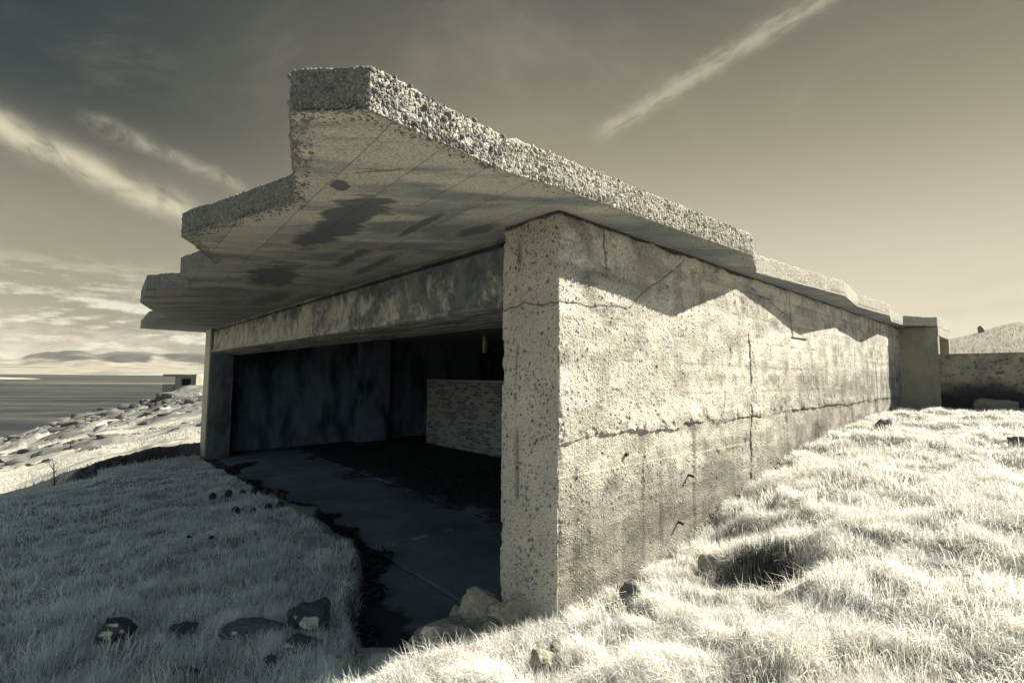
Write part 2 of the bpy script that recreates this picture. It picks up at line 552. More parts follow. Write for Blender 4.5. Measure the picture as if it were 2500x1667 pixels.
def mat_floor():
    m_, n, b = new_mat('old_concrete_floor')
    co = obj_co(n)
    s1 = n.smooth(n.noise(co, .7, 7, .68, .2), .35, .70)
    s2 = n.noise(co, 25, 4, .6)
    c = n.mix(s1, (.135, .172, .20), (.072, .092, .107))  # blue interior shade put into the slab colour
    x, y, z = n.xyz(co)
    # litter of dead leaves towards the inner wall
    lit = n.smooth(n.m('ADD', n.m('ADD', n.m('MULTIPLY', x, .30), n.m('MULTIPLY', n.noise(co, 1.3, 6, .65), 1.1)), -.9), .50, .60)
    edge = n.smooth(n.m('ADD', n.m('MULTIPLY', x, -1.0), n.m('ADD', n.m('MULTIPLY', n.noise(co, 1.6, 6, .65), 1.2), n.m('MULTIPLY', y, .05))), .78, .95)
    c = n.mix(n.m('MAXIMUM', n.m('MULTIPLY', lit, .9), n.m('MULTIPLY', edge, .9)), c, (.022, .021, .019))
    c = n.v('SCALE', c, n.m('ADD', .7, n.m('MULTIPLY', s2, .6)))
    n.l.new(c, b.inputs['Base Color'])
    b.inputs['Roughness'].default_value = .75
    bump(n, b, n.m('ADD', s2, n.m('MULTIPLY', lit, .6)), .5, .012)
    return m_


M_FLOOR = mat_floor()


def mat_brick():
    m_, n, b = new_mat('old_brickwork')
    co = obj_co(n)
    x, y, z = n.xyz(co)
    vec = n.comb(n.m('ADD', y, n.m('MULTIPLY', n.noise(co, 2, 2), .02)), n.m('ADD', z, n.m('MULTIPLY', n.noise(co, 1.2, 2), .02)), 0.0)
    bx, bz, _ = n.xyz(vec)
    row = n.m('DIVIDE', bz, .104)
    ri = n.m('FLOOR', row)
    cx = n.m('ADD', n.m('DIVIDE', bx, .27), n.m('MULTIPLY', n.m('MODULO', n.m('ABSOLUTE', ri), 2.0), .5))
    wn = n.new('ShaderNodeTexWhiteNoise', noise_dimensions='2D')
    n.l.new(n.comb(n.m('FLOOR', cx), ri, 0.0), wn.inputs['Vector'])
    grp = n.noise(co, 1.1, 3, .5)
    pick = n.m('ADD', wn.outputs['Value'], n.m('MULTIPLY', n.m('SUBTRACT', grp, .5), .9))
    brick = n.ramp(pick, [(.0, (.10, .118, .13)), (.34, (.13, .15, .16)), (.46, (.24, .25, .245)), (1.0, (.34, .345, .32))])
    jx = n.m('ABSOLUTE', n.m('SUBTRACT', n.m('FRACT', cx), .5))
    jz = n.m('ABSOLUTE', n.m('SUBTRACT', n.m('FRACT', row), .5))
    joint = n.m('MAXIMUM', n.smooth(jx, .455, .475), n.smooth(jz, .40, .44))
    c = n.mix(n.m('MULTIPLY', joint, .85), brick, (.40, .40, .36))
    wash = n.smooth(n.noise(co, 1.4, 5, .6), .46, .66)
    c = n.mix(n.m('MULTIPLY', wash, .40), c, (.36, .36, .32))
    c = n.v('SCALE', c, n.m('ADD', .6, n.m('MULTIPLY', n.noise(co, 30, 3), .8)))
    n.l.new(c, b.inputs['Base Color'])
    bump(n, b, n.m('SUBTRACT', 1.0, joint), .6, .008)
    return m_


M_BRICK = mat_brick()


def mat_plain(name, c, rough=.8, metal=0.0, scale=40, var=.5, bstr=.4):
    m_, n, b = new_mat(name)
    co = obj_co(n)
    g = n.noise(co, scale, 5, .6)
    n.l.new(n.v('SCALE', c, n.m('ADD', 1 - var / 2, n.m('MULTIPLY', g, var))), b.inputs['Base Color'])
    b.inputs['Roughness'].default_value = rough
    b.inputs['Metallic'].default_value = metal
    bump(n, b, g, bstr, .004)
    return m_


M_RUST = mat_plain('rusted_iron', (.045, .04, .036), .85, 0.2, 80)
M_STEEL = mat_plain('galvanised_post', (.42, .40, .33), .6, 0.0, 30)
M_BARK = mat_plain('dry_bark', (.09, .08, .065), .9, 0, 60)
M_DARKBANK = mat_plain('dark_turf_bank', (.07, .072, .07), 1.0, 0, 6, 1.2, 1.0)
M_VOID = mat_plain('unlit_room_lining', (.05, .05, .05), 1.0)


def mat_grass():
    m_ = bpy.data.materials.new('dry_grass')
    m_.use_nodes = True
    n = NT(m_.node_tree)
    n.n.clear()
    out = n.new('ShaderNodeOutputMaterial')
    a = n.new('ShaderNodeVertexColor')
    a.layer_name = 'tone'
    df = n.new('ShaderNodeBsdfDiffuse')
    tr = n.new('ShaderNodeBsdfTranslucent')
    mx = n.new('ShaderNodeMixShader')
    mx.inputs[0].default_value = .35
    n.l.new(a.outputs[0], df.inputs[0])
    n.l.new(a.outputs[0], tr.inputs[0])
    n.l.new(df.outputs[0], mx.inputs[1])
    n.l.new(tr.outputs[0], mx.inputs[2])
    n.l.new(mx.outputs[0], out.inputs[0])
    return m_


M_GRASS = mat_grass()


def mat_sea():
    m_, n, b = new_mat('sea_water')
    co = obj_co(n)
    wv = n.v('MULTIPLY', co, (.32, 1.0, 1.0))
    w1_ = n.noise(wv, .16, 6, .62, .5)
    w2_ = n.noise(n.v('MULTIPLY', co, (.25, 1.0, 1.0)), .035, 4, .55)
    rot = n.new('ShaderNodeVectorRotate', rotation_type='Z_AXIS')
    n.l.new(co, rot.inputs['Vector'])
    rot.inputs['Angle'].default_value = R(-8)
    rot_co = rot.outputs[0]
    slick = n.smooth(n.noise(n.v('MULTIPLY', rot.outputs[0], (.0014, .011, 1)), 1.0, 5, .6, .5), .55, .68)
    w3_ = n.noise(n.v('MULTIPLY', rot_co, (.012, .05, 1)), 1.0, 7, .68, .3)
    c = n.mix(n.smooth(w3_, .40, .66), (.016, .023, .028), (.065, .068, .062))
    c = n.mix(n.m('MULTIPLY', n.smooth(w1_, .5, .72), .5), c, (.11, .11, .095))
    c = n.mix(n.m('MULTIPLY', slick, n.m('ADD', .25, n.m('MULTIPLY', n.smooth(w1_, .35, .6), .6))), c, (.20, .185, .135))
    n.l.new(c, b.inputs['Base Color'])
    b.inputs['Roughness'].default_value = .42
    b.inputs['Specular IOR Level'].default_value = .05
    bump(n, b, n.m('ADD', w1_, n.m('MULTIPLY', w2_, .6)), .8, 1.2)
    return m_


M_SEA = mat_sea()


def mat_hills(name, pale, dark, thr):
    m_, n, b = new_mat(name)
    a = n.new('ShaderNodeVertexColor')
    a.layer_name = 'tone'
    co = obj_co(n)
    g = n.noise(n.v('MULTIPLY', co, (.6, .6, 2.5)), .012, 6, .65)
    n.l.new(n.v('SCALE', a.outputs[0], n.m('ADD', .55, n.m('MULTIPLY', g, .9))), b.inputs['Base Color'])
    bump(n, b, n.noise(co, .01, 6, .6), .5, 30)
    return m_


M_HILL = mat_hills('far_hillside', None, None, 0)

# ------------------------------------------------------------------ the gun house frame
OX, OY = .394, 4.1
UX, UY = .742, .670
VX, VY = -.670, .742
FLOOR = -2.7


def to_local(x, y):
    return (x - OX) * UX + (y - OY) * UY, (x - OX) * VX + (y - OY) * VY


def to_world(a, b_):
    return OX + a * UX + b_ * VX, OY + a * UY + b_ * VY


house = empty('gun_house', (OX, OY, FLOOR), math.atan2(UY, UX))
tag(house, 'large derelict concrete gun house with a saw-toothed canopy and one open front', 'gun house')
Z0 = FLOOR          # local z = eye z - Z0
ZS, ZT = 1.451, 1.70


def pebbly(a, z, seed, big=.05, small=.026, pb=.55, ps=.6):
    """pebble relief: height (m), pebble mask, per-pebble random"""
    wx = a + .012 * (vnoise(a * 18, z * 18, seed + 3) - .5)
    wz = z + .012 * (vnoise(a * 18, z * 18, seed + 4) - .5)
    f1, ox, oy, r1 = worley(wx / big, wz / big, seed, .95)
    ang = r1 * 37.0
    st = .75 + .5 * ((r1 * 91.7) % 1)
    e1 = np.sqrt(((ox * np.cos(ang) + oy * np.sin(ang)) * st) ** 2 + ((-ox * np.sin(ang) + oy * np.cos(ang)) / st) ** 2)
    rad1 = np.where(r1 < pb, .24 + .24 * ((r1 * 57.3) % 1), 0.0)
    h1 = np.sqrt(np.clip(1 - (e1 / np.maximum(rad1, 1e-3)) ** 2, 0, 1)) * rad1 * big * .55
    f2, ox2, oy2, r2 = worley(wx / small + 7.7, wz / small + 3.1, seed + 50, .95)
    rad2 = np.where(r2 < ps, .25 + .25 * ((r2 * 71.3) % 1), 0.0)
    h2 = np.sqrt(np.clip(1 - (f2 / np.maximum(rad2, 1e-3)) ** 2, 0, 1)) * rad2 * small * .5
    m1, m2 = (h1 > .0008), (h2 > .0006) & (h1 <= .0008)
    return np.maximum(h1, h2), m1, m2, np.where(m1, (r1 * 913.1) % 1, (r2 * 517.7) % 1)


def gline(p, x0, w):
    return np.exp(-((p - x0) / w) ** 2)


# ---- side wall and its near end (one sheet wrapped round the corner)
def build_side_wall():
    Rr = .018
    # path: inner face u .9 -> 0 at v=.733 ; front face v .733 -> 0 at u=0 ; side face u 0 -> 14.3 at v=0
    aa, P_, N_ = [], [], []

    def seg(p0, p1, nrm, step):
        L = math.hypot(p1[0] - p0[0], p1[1] - p0[1])
        tt = []
        s_ = 0.
        while s_ < L:
            tt.append(s_)
            s_ += step(s_)
        return [(p0[0] + (p1[0] - p0[0]) * q / L, p0[1] + (p1[1] - p0[1]) * q / L, nrm[0], nrm[1]) for q in tt]

    def arc(c, a0, a1, k=6):
        return [(c[0] + Rr * math.cos(q), c[1] + Rr * math.sin(q), math.cos(q), math.sin(q)) for q in np.linspace(a0, a1, k)[:-1]]
    pts = seg((.9, .733), (Rr, .733), (0, 1), lambda s_: .03)
    pts += arc((Rr, .733 - Rr), math.pi / 2, math.pi)
    pts += seg((0, .733 - Rr), (0, Rr), (-1, 0), lambda s_: .0075)
    pts += arc((Rr, Rr), math.pi, 1.5 * math.pi)
    pts += seg((Rr, 0), (14.28, 0), (0, -1), lambda s_: .0075 * (1 + .26 * s_))
    pts.append((14.28, 0, 0, -1))
    pts = np.array(pts)
    zr = np.arange(-2.45, ZS + .004, .009)
    zr = np.append(zr, ZS + .004)
    PX, ZZ = np.meshgrid(pts[:, 0], zr)
    PY = np.broadcast_to(pts[:, 1], PX.shape)
    NX = np.broadcast_to(pts[:, 2], PX.shape)
    NY = np.broadcast_to(pts[:, 3], PX.shape)
    side = (PY <= Rr + 1e-6) & (NY < -.5)
    a = np.where(side, PX, -PY)            # running coordinate along the surface
    a = np.where(NY > .5, -.733 - PX, a)
    h, m1, m2, rr = pebbly(a, ZZ, 5, .036, .020, .30, .50)
    big = fbm(a * 1.3, ZZ * 1.3, 60, 4)
    mid = fbm(a * 9, ZZ * 9, 61, 4)
    wob = (fbm(a * 3.1, ZZ * .4, 62, 5) - .5)
    fs = side.astype(float)
    # roughness: how proud the aggregate stands
    rough = lerp(.42 + .5 * sstep(big, .45, .6), 1.0, fs)
    ledge = -.55 + .0054 * np.clip(a, 0, 14) + .10 * wob + .05 * (fbm(a * 7, ZZ * 3, 89, 4) - .5)
    below = sstep(ledge - ZZ, -.006, .012) * fs
    band = below * sstep(ZZ, -.86, -.84)
    foot = fs * sstep(-1.25 - .08 * np.clip(a, 0, 6) * 0 + .55 * big - ZZ, .25, .45) * .6
    smoothp = np.clip(band * .55 + foot + fs * sstep(a, 9.2, 10.5) * .45 + fs * sstep(a, 4.9, 6.0) * (ZZ < -.6) * .5, 0, .85)
    rough = rough * (1 - smoothp)
    disp = h * rough + (mid - .5) * .010 * lerp(.6, 1, fs) + (big - .5) * .030 * fs
    disp = disp - below * (.006 + .016 * sstep(fbm(a * 1.9, a * 0 + 5, 100, 4), .42, .6))
    # loose crust under the ledge
    crust = fs * np.exp(-((ZZ - ledge - .06) / .08) ** 2) * sstep(fbm(a * 7, ZZ * 7, 71, 4), .46, .62)
    spall = fs * sstep(fbm(a * 2.4, ZZ * 2.0, 87, 5) + .10 * np.exp(-((ZZ - ledge - .1) / .25) ** 2) + .06 * np.exp(-((a - 3.94) / .2) ** 2), .69, .76)
    disp -= spall * .010 * (.4 + fbm(a * 14, ZZ * 14, 88, 3))
    disp += crust * .014
    gap = fs * np.exp(-((ZZ - ledge) / .010) ** 2) * sstep(fbm(a * 2.6, a * 0 + 3, 72, 4), .48, .60)
    disp -= gap * .018
    # cracks and day joints
    wz = .02 * (fbm(ZZ * 7, a * 0 + 1.5, 73, 3) - .5) * 4
    v1 = fs * gline(a + wz * 1.0 + .05 * (fbm(a * 20, ZZ * 20, 85, 3) - .5), 3.94 - .06 * sstep(-ZZ, .6, 1.6), .008 + .016 * fbm(ZZ * 6, a * 0, 86, 3)) * sstep(fbm(ZZ * 4, a * .2, 74, 4), .42, .52)
    v2 = fs * gline(a + wz * .4, 5.60 + .07 * sstep(-ZZ, -1.2, -.7), .016) * (ZZ > .66)
    v2b = fs * gline(ZZ + wz * .3, .66, .013) * ((a > 5.6) & (a < 6.3))
    v3 = fs * gline(a + wz * .8, 11.28 - .1 * ZZ, .018) * sstep(fbm(ZZ * 4, a * .2, 84, 4), .38, .5)
    v4 = fs * gline(a + wz, .66, .012) * (ZZ > 1.02) * sstep(fbm(ZZ * 5, a * .2, 75, 3), .4, .5)
    czz = .655 + .05 * (fbm(a * 5, a * 0, 76, 4) - .5) * 2 + np.clip(a - 1.0, 0, 5) * .62 * fs
    hc = gline(ZZ, czz, .0065) * (a < 2.15) * (a > -.74)
    h2c = fs * gline(ZZ, 1.30 - .18 * (a - 4.0) + .05 * (fbm(a * 6, a * 0, 79, 3) - .5) * 2, .008) * ((a > 4.05) & (a < 5.5))
    cr = np.clip(np.maximum.reduce([v1, v2, v2b, v3, v4, hc, h2c, gap * .45]), 0, 1)
    disp -= .022 * np.maximum.reduce([v1, v2, v2b, v3, v4]) + .009 * hc + .008 * h2c
    # vertical damage strip on the pillar end
    vs = (1 - fs) * gline(a, -.5, .035) * sstep(fbm(a * 9, ZZ * 2.2, 77, 4), .5, .6)
    disp -= .012 * vs
    # pits
    f1, _, _, r3 = worley(a / .16, ZZ / .16, 81)
    pit = (r3 < .08) * np.clip(1 - f1 / .13, 0, 1)
    disp -= pit * .010
    # arris knocked about
    arris = np.exp(-(np.minimum(np.abs(a), np.abs(a + .733)) / .05) ** 2)
    disp -= arris * sstep(fbm(a * 4, ZZ * 7, 78, 4), .48, .72) * .022
    # colour of mortar, stones, dirt
    tone = np.empty(PX.shape + (3,))
    mort = np.array([.55, .515, .425])
    tone[:] = mort
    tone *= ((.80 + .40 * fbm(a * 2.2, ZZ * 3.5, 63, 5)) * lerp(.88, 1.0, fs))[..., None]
    stone_d = np.array([.12, .13, .135]) + fs[..., None] * .20
    stone_l = np.array([.52, .50, .43])
    mixs = np.where(rr < lerp(.85, .45, fs), 0.0, 1.0)[..., None]
    stone = lerp(stone_d * (.7 + 1.0 * ((rr * 13.7) % 1))[..., None], stone_l, mixs)
    bare = (m1 | m2) & ((rr * 7.3) % 1 < lerp(.80, .85, fs) - .35 * smoothp)
    dens = sstep(fbm(a * 2.6, ZZ * 1.7, 64, 4) + (1 - fs) * .18 * (np.exp(-(np.abs(a) / .22)) - .55), lerp(.53, .30, fs), lerp(.60, .42, fs))
    bare = bare & ((rr * 3.9) % 1 < .35 + .65 * dens)
    tone = np.where(bare[..., None], stone, tone)
    # lichen-grey weathering near the ground and under the roof, patchy
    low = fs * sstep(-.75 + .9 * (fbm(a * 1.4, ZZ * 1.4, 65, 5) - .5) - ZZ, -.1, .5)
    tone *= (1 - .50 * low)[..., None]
    patch = fs * sstep(fbm(a * 2.5, ZZ * 6.0, 66, 5), .46, .64)
    tone *= (1 - .26 * patch)[..., None]
    pour = fbm(a * .35, ZZ * 7.5 + .25 * a * 0, 95, 4)
    tone *= (1 + .62 * fs * (pour - .5))[..., None]
    boards = fs * gline((ZZ * 2.9 + .03 * fbm(a * 3, ZZ * 0, 96, 3)) % 1.0, .5, .035) * sstep(fbm(a * 1.7, ZZ * 3, 97, 4), .42, .56)
    tone *= (1 - .34 * boards)[..., None]
    grime = fs * sstep(fbm(a * 5, ZZ * 5, 98, 5), .54, .68)
    tone *= (1 - .30 * grime)[..., None]
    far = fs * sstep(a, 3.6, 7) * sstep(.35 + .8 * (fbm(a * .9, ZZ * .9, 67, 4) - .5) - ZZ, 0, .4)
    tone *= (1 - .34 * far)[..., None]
    drip = fs * sstep(a, 8, 10.5) * sstep(fbm(a * 7, ZZ * .7, 68, 4), .48, .66)
    tone *= (1 - .25 * drip)[..., None]
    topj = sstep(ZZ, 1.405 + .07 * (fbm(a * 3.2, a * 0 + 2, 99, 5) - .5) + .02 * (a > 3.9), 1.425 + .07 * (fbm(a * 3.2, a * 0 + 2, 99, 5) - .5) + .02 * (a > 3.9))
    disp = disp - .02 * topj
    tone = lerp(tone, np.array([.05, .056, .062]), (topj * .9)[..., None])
    pline = fs * gline(ZZ, -.845 - .008 * a, .008) * (a < 3.9)
    tone = lerp(tone, np.array([.60, .56, .44]), (pline * .8)[..., None])
    tone = lerp(tone, np.array([.045, .05, .055]), np.clip(cr * 1.1 + vs * .6 + pit * .6, 0, .9)[..., None])
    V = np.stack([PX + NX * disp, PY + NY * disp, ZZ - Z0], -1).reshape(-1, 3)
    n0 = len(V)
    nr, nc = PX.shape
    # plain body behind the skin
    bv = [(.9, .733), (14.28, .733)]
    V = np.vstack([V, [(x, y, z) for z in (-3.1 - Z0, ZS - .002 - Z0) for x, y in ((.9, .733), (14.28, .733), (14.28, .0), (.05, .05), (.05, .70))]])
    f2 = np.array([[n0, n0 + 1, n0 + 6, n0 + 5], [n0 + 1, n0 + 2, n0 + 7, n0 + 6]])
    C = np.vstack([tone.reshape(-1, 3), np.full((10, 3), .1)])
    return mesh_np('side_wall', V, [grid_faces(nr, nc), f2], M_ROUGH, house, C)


build_side_wall()

# ---- roof slab with its saw-toothed edge
ROOF = [(-1.51, 17.05), (-1.60, 13.64), (-1.28, 12.5), (-1.83, 10.87), (-2.10, 9.744), (-2.186, 7.635), (-1.635, 6.763), (-1.966, 5.674),
        (-1.734, 4.547), (-2.104, 3.649), (-2.273, 3.321), (-1.736, 1.425), (-2.227, -.024), (-1.918, -.351), (-.834, -.265),
        (-.433, -.315), (2.844, -.494), (3.86, -.153), (6.855, -.466), (8.5, -.29), (10.7, -.42), (12.0, -.22), (13.3, -.25), (14.25, -.83),
        (16.6, -.84), (16.6, 17.2), (.56, 17.2)]
VIS = 25    # edges up to this vertex are modelled with aggregate


def ico(sub):
    import bmesh
    bm = bmesh.new()
    bmesh.ops.create_icosphere(bm, subdivisions=sub, radius=1)
    v = np.array([q.co[:] for q in bm.verts])
    f = np.array([[q.index for q in fc.verts] for fc in bm.faces])
    bm.free()
    return v, f


ICO1 = ico(1)
ICO2 = ico(2)


def build_roof():
    ccx, ccy = to_local(0, 0)
    P_ = [np.array(p) for p in ROOF]
    path, nrm, acc = [], [], []
    run = 0.
    peb = []
    for i in range(VIS - 1):
        p, q = P_[i], P_[i + 1]
        dr = (q - p)
        L = np.hypot(*dr)
        dr = dr / L
        nn = np.array([dr[1], -dr[0]])     # outward: interior is on the left of the walk ... checked below
        if i == 0:
            mid_ = (p + q) / 2 + nn * .5
            inside = 0
        dmin = max(min(np.hypot(p[0] - ccx, p[1] - ccy), np.hypot(q[0] - ccx, q[1] - ccy)), 2.0)
        st = np.clip(dmin * .0026, .007, .035)
        k = max(int(L / st), 3)
        for j in range(k):
            s_ = j / k * L
            path.append(p + dr * s_)
            nrm.append((nn, s_, L))
            acc.append(run + s_)
        # loose stones standing out of the edge
        if dmin < 6.5:
            near = np.hypot(*(p - np.array([ccx, ccy]))) < 3.6 or np.hypot(*(q - np.array([ccx, ccy]))) < 3.6
            npb = int(L * (2700 if near else (1900 if i >= 14 else 1000)))
            for _ in range(npb):
                s_ = rng.uniform(0, L)
                big_ = rng.random() < .012
                r_ = rng.uniform(.015, .030) if big_ else .0045 + .0035 * rng.exponential()
                top = rng.random() < .22
                zz = (ZT + rng.uniform(-.012, .006)) if top else rng.uniform(ZS + .015, ZT - .01)
                if top: r_ = min(r_, .018)
                peb.append((p[0] + dr[0] * s_ + nn[0] * (-.45 * r_ if not top else -rng.uniform(0, .12)), p[1] + dr[1] * s_ + nn[1] * (-.45 * r_ if not top else -rng.uniform(0, .12)), zz, r_, i))
            for _ in range(int(L * 260)):
                s_ = rng.uniform(0, L)
                ins_ = .12 * rng.random() ** 2.6
                r_ = .004 + .003 * rng.exponential()
                peb.append((p[0] + dr[0] * s_ - nn[0] * ins_, p[1] + dr[1] * s_ - nn[1] * ins_, ZS + .25 * r_, r_, i))
        run += L
    path.append(P_[VIS - 1]); nrm.append((nn, L, L)); acc.append(run)
    N = np.array([q[0] for q in nrm])
    # blend normals close to the corners so the skin stays closed
    S = np.array([q[1] for q in nrm]); LL = np.array([q[2] for q in nrm])
    N2 = N.copy()
    nseg = np.cumsum(np.concatenate([[0], (np.diff(S) < 0)]))
    segn = np.array([N[nseg == k][0] for k in range(int(nseg.max()) + 1)])
    for k in range(len(segn)):
        idx = np.where(nseg == k)[0]
        for e, other in ((0, k - 1), (1, k + 1)):
            if other < 0 or other >= len(segn): continue
            avg = segn[k] + segn[other]
            avg = avg / max(np.hypot(*avg), .3)
            dist = S[idx] if e == 0 else LL[idx] - S[idx]
            w = np.clip(1 - dist / .03, 0, 1)[:, None]
            N2[idx] = N2[idx] * (1 - w) + avg * w
    path = np.array(path)
    acc = np.array(acc)
    T = ZT - ZS
    zrow = np.concatenate([[0, .004], np.arange(.014, T - .008, .0105), [T - .004]])
    inset = np.zeros(len(zrow))
    zrow = np.concatenate([zrow, [T, T, T - .004]])
    inset = np.concatenate([inset, [.012, .07, .22]])
    A, Zr = np.meshgrid(acc, zrow)
    INS = np.broadcast_to(inset[:, None], A.shape)
    h, m1, m2, rr = pebbly(A, Zr + INS, 31, .040, .021, .6, .8)
    fr = fbm(A * 8, (Zr + INS) * 8, 91, 4)
    eros = fbm(A * 2.4, A * 0 + 1, 92, 4)
    win = sstep(Zr, .0, .012)
    disp = (h * .55 + (fr - .5) * .007) * win
    lip = -.02 * sstep(eros, .45, .75) * np.clip(1 - Zr / .07, 0, 1)
    disp = np.where(INS > 0, 0, disp + lip * win)
    zoff = np.where(INS > 0, h * 1.0 + (fr - .4) * .05 * (INS > .01), 0)
    zoff += np.where(Zr > T - .02, (fbm(A * 5, A * 0, 93, 3) - .5) * .03, 0)
    X = path[:, 0][None] + N2[:, 0][None] * (disp - INS)
    Y = path[:, 1][None] + N2[:, 1][None] * (disp - INS)
    Zv = ZS + Zr + zoff - Z0
    tone = np.empty(A.shape + (3,))
    tone[:] = np.array([.50, .465, .375])
    tone *= (.62 + .4 * fbm(A * 3, Zr * 6, 94, 5))[..., None]
    stone = np.array([.40, .385, .335]) * (.55 + .75 * ((rr * 13.7) % 1))[..., None]
    tone = np.where(((m1 | m2) & ((rr * 5.3) % 1 < .8))[..., None], stone, tone)
    # the edge facing the sea carries darker, bluer aggregate
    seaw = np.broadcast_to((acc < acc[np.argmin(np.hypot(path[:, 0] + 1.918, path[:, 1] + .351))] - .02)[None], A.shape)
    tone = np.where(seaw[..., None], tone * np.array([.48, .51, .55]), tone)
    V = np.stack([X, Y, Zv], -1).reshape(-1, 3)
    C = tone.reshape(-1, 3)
    nr, nc = A.shape
    F4 = grid_faces(nr, nc)
    # stones
    iv, iff = ICO2
    allv, allf, allc = [V], [], [C]
    off = len(V)
    tv, tf, tcx = [], [], []
    for k, (x, y, z, r_, i_) in enumerate(peb):
        sc = np.array([rng.uniform(.9, 1.6), rng.uniform(.7, 1.1), rng.uniform(.55, .95)]) * r_
        q, _ = np.linalg.qr(rng.normal(size=(3, 3)))
        vv = (iv * sc) @ q.T + np.array([x, y, z - Z0])
        tv.append(vv)
        tf.append(iff + off)
        off += len(iv)
        c_ = np.array([.48, .455, .39]) * rng.uniform(.7, 1.15)
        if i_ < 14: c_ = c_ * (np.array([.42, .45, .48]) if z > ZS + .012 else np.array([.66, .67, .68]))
        tcx.append(np.broadcast_to(c_, vv.shape))
    V = np.vstack([V] + tv)
    C = np.vstack([C] + tcx)
    T3 = np.vstack(tf)
    # soffit and top as triangulated sheets
    from mathutils.geometry import tessellate_polygon
    tri = np.array([t_ for t_ in tessellate_polygon([[Vector((x, y, 0)) for x, y in ROOF]])])
    o = len(V)
    V = np.vstack([V, [(x, y, ZS - Z0) for x, y in ROOF], [(x, y, ZT - .012 - Z0) for x, y in ROOF]])
    C = np.vstack([C, np.full((2 * len(ROOF), 3), .4)])
    n_ = len(ROOF)
    tri_b = tri + o
    tri_t = tri + o + n_
    rest = np.array([[o + i, o + (i + 1) % n_, o + n_ + (i + 1) % n_, o + n_ + i] for i in range(VIS - 1, n_)])
    faces = [F4, T3, tri_b, tri_t, rest]
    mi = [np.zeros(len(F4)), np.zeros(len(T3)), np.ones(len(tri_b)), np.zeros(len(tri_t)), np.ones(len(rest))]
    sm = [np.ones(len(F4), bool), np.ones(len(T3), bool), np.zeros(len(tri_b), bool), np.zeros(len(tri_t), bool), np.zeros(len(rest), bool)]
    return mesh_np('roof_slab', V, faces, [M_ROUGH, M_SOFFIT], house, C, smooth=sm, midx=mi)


build_roof()


def lz(z): return z - Z0


# ---- lintel beam across the open front
def build_beam():
    b_ = MB()
    n = 120
    ys = np.linspace(.74, 15.13, n)
    prof = [(.215, 1.345), (.235, 1.325), (.235, .765), (.185, .755), (.180, .705), (.24, .685), (.60, .64), (.98, .625), (1.0, 1.448), (.245, 1.448), (.245, 1.412), (.36, 1.405), (.36, 1.352)]
    vs = []
    for y in ys:
        for k, (x, z) in enumerate(prof):
            j = .014 * (random.random() - .5) if k < 7 else 0
            vs.append((x + j, y, lz(z) + j))
    fs_ = []
    m_ = len(prof)
    for i in range(n - 1):
        for k in range(m_):
            k2 = (k + 1) % m_
            fs_.append((i * m_ + k, i * m_ + k2, (i + 1) * m_ + k2, (i + 1) * m_ + k))
    b_.v, b_.f = vs, fs_
    b_.build('lintel_beam', M_BEAM, house)


build_beam()
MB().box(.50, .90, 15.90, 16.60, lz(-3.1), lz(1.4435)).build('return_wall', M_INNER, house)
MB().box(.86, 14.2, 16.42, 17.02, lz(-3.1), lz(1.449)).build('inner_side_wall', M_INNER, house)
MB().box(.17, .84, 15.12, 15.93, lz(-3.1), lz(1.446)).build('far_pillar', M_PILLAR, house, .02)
MB().box(.14, .169, 15.14, 15.91, lz(-3.1), lz(1.4455)).build('pillar_lit_strip', M_PALE, house, .008)  # added strip; the sky-lit pale face is put into its colour
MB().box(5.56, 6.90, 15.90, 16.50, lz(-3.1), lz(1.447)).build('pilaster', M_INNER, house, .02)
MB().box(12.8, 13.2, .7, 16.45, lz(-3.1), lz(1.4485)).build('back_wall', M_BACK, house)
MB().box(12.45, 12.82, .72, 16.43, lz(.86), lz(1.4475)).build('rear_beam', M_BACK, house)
MB().box(8.0, 8.10, 10.90, 11.06, lz(.84), lz(1.452)).build('hanging_post', M_STEEL, house)


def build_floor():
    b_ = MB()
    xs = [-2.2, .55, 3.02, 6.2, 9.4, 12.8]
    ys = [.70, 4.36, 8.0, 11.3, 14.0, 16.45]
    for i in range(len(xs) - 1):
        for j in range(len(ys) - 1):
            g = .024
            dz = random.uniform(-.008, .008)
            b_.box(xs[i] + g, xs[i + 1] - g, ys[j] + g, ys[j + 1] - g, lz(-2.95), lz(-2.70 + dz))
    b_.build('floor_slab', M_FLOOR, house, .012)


build_floor()

# ---- wing at the far right end
MB().box(14.26, 14.55, -.82, .35, lz(-1.6), lz(1.4465)).build('wing_wall', M_WING, house, .01)
MB().box(14.25, 16.62, -.835, -.60, lz(1.20), lz(1.4445)).build('wing_beam', M_WING, house, .01)
MB().box(16.35, 16.60, -.83, -.55, lz(-1.6), lz(1.203)).build('wing_post', M_WING, house, .01)
MB().box(14.55, 16.60, .25, .55, lz(-1.6), lz(1.4435)).build('wing_back', M_BACK, house)

# ---- iron fittings
pts = [(0.0, 0.0, 0.0), (0, 0, .035)]
ring = [(.014 * math.sin(t_), 0, .048 - .014 * math.cos(t_)) for t_ in np.linspace(0, 2 * math.pi, 13)]
ex, ey = -.06, -.26
bolt = MB().tube([(ex, ey, lz(1.69)), (ex, ey, lz(1.74))], .004, 6)
bolt.tube([(ex + q[0], ey + q[1], lz(1.70) + q[2]) for q in ring], .0035, 6)
bolt.build('eye_bolt', M_RUST, house, smooth=True)
for s_, z_ in ((2.208, -1.10), (1.969, -1.576)):
    MB().tube([(s_, .03, lz(z_)), (s_ - .005, -.03, lz(z_ - .004)), (s_ - .010, -.045, lz(z_ - .008))], [.014, .014, .017], 8).build('bolt', M_RUST, house, smooth=True)
MB().box(.985, 1.015, -.004, .03, lz(-.765), lz(-.735)).build('wall_plug', M_RUST, house)

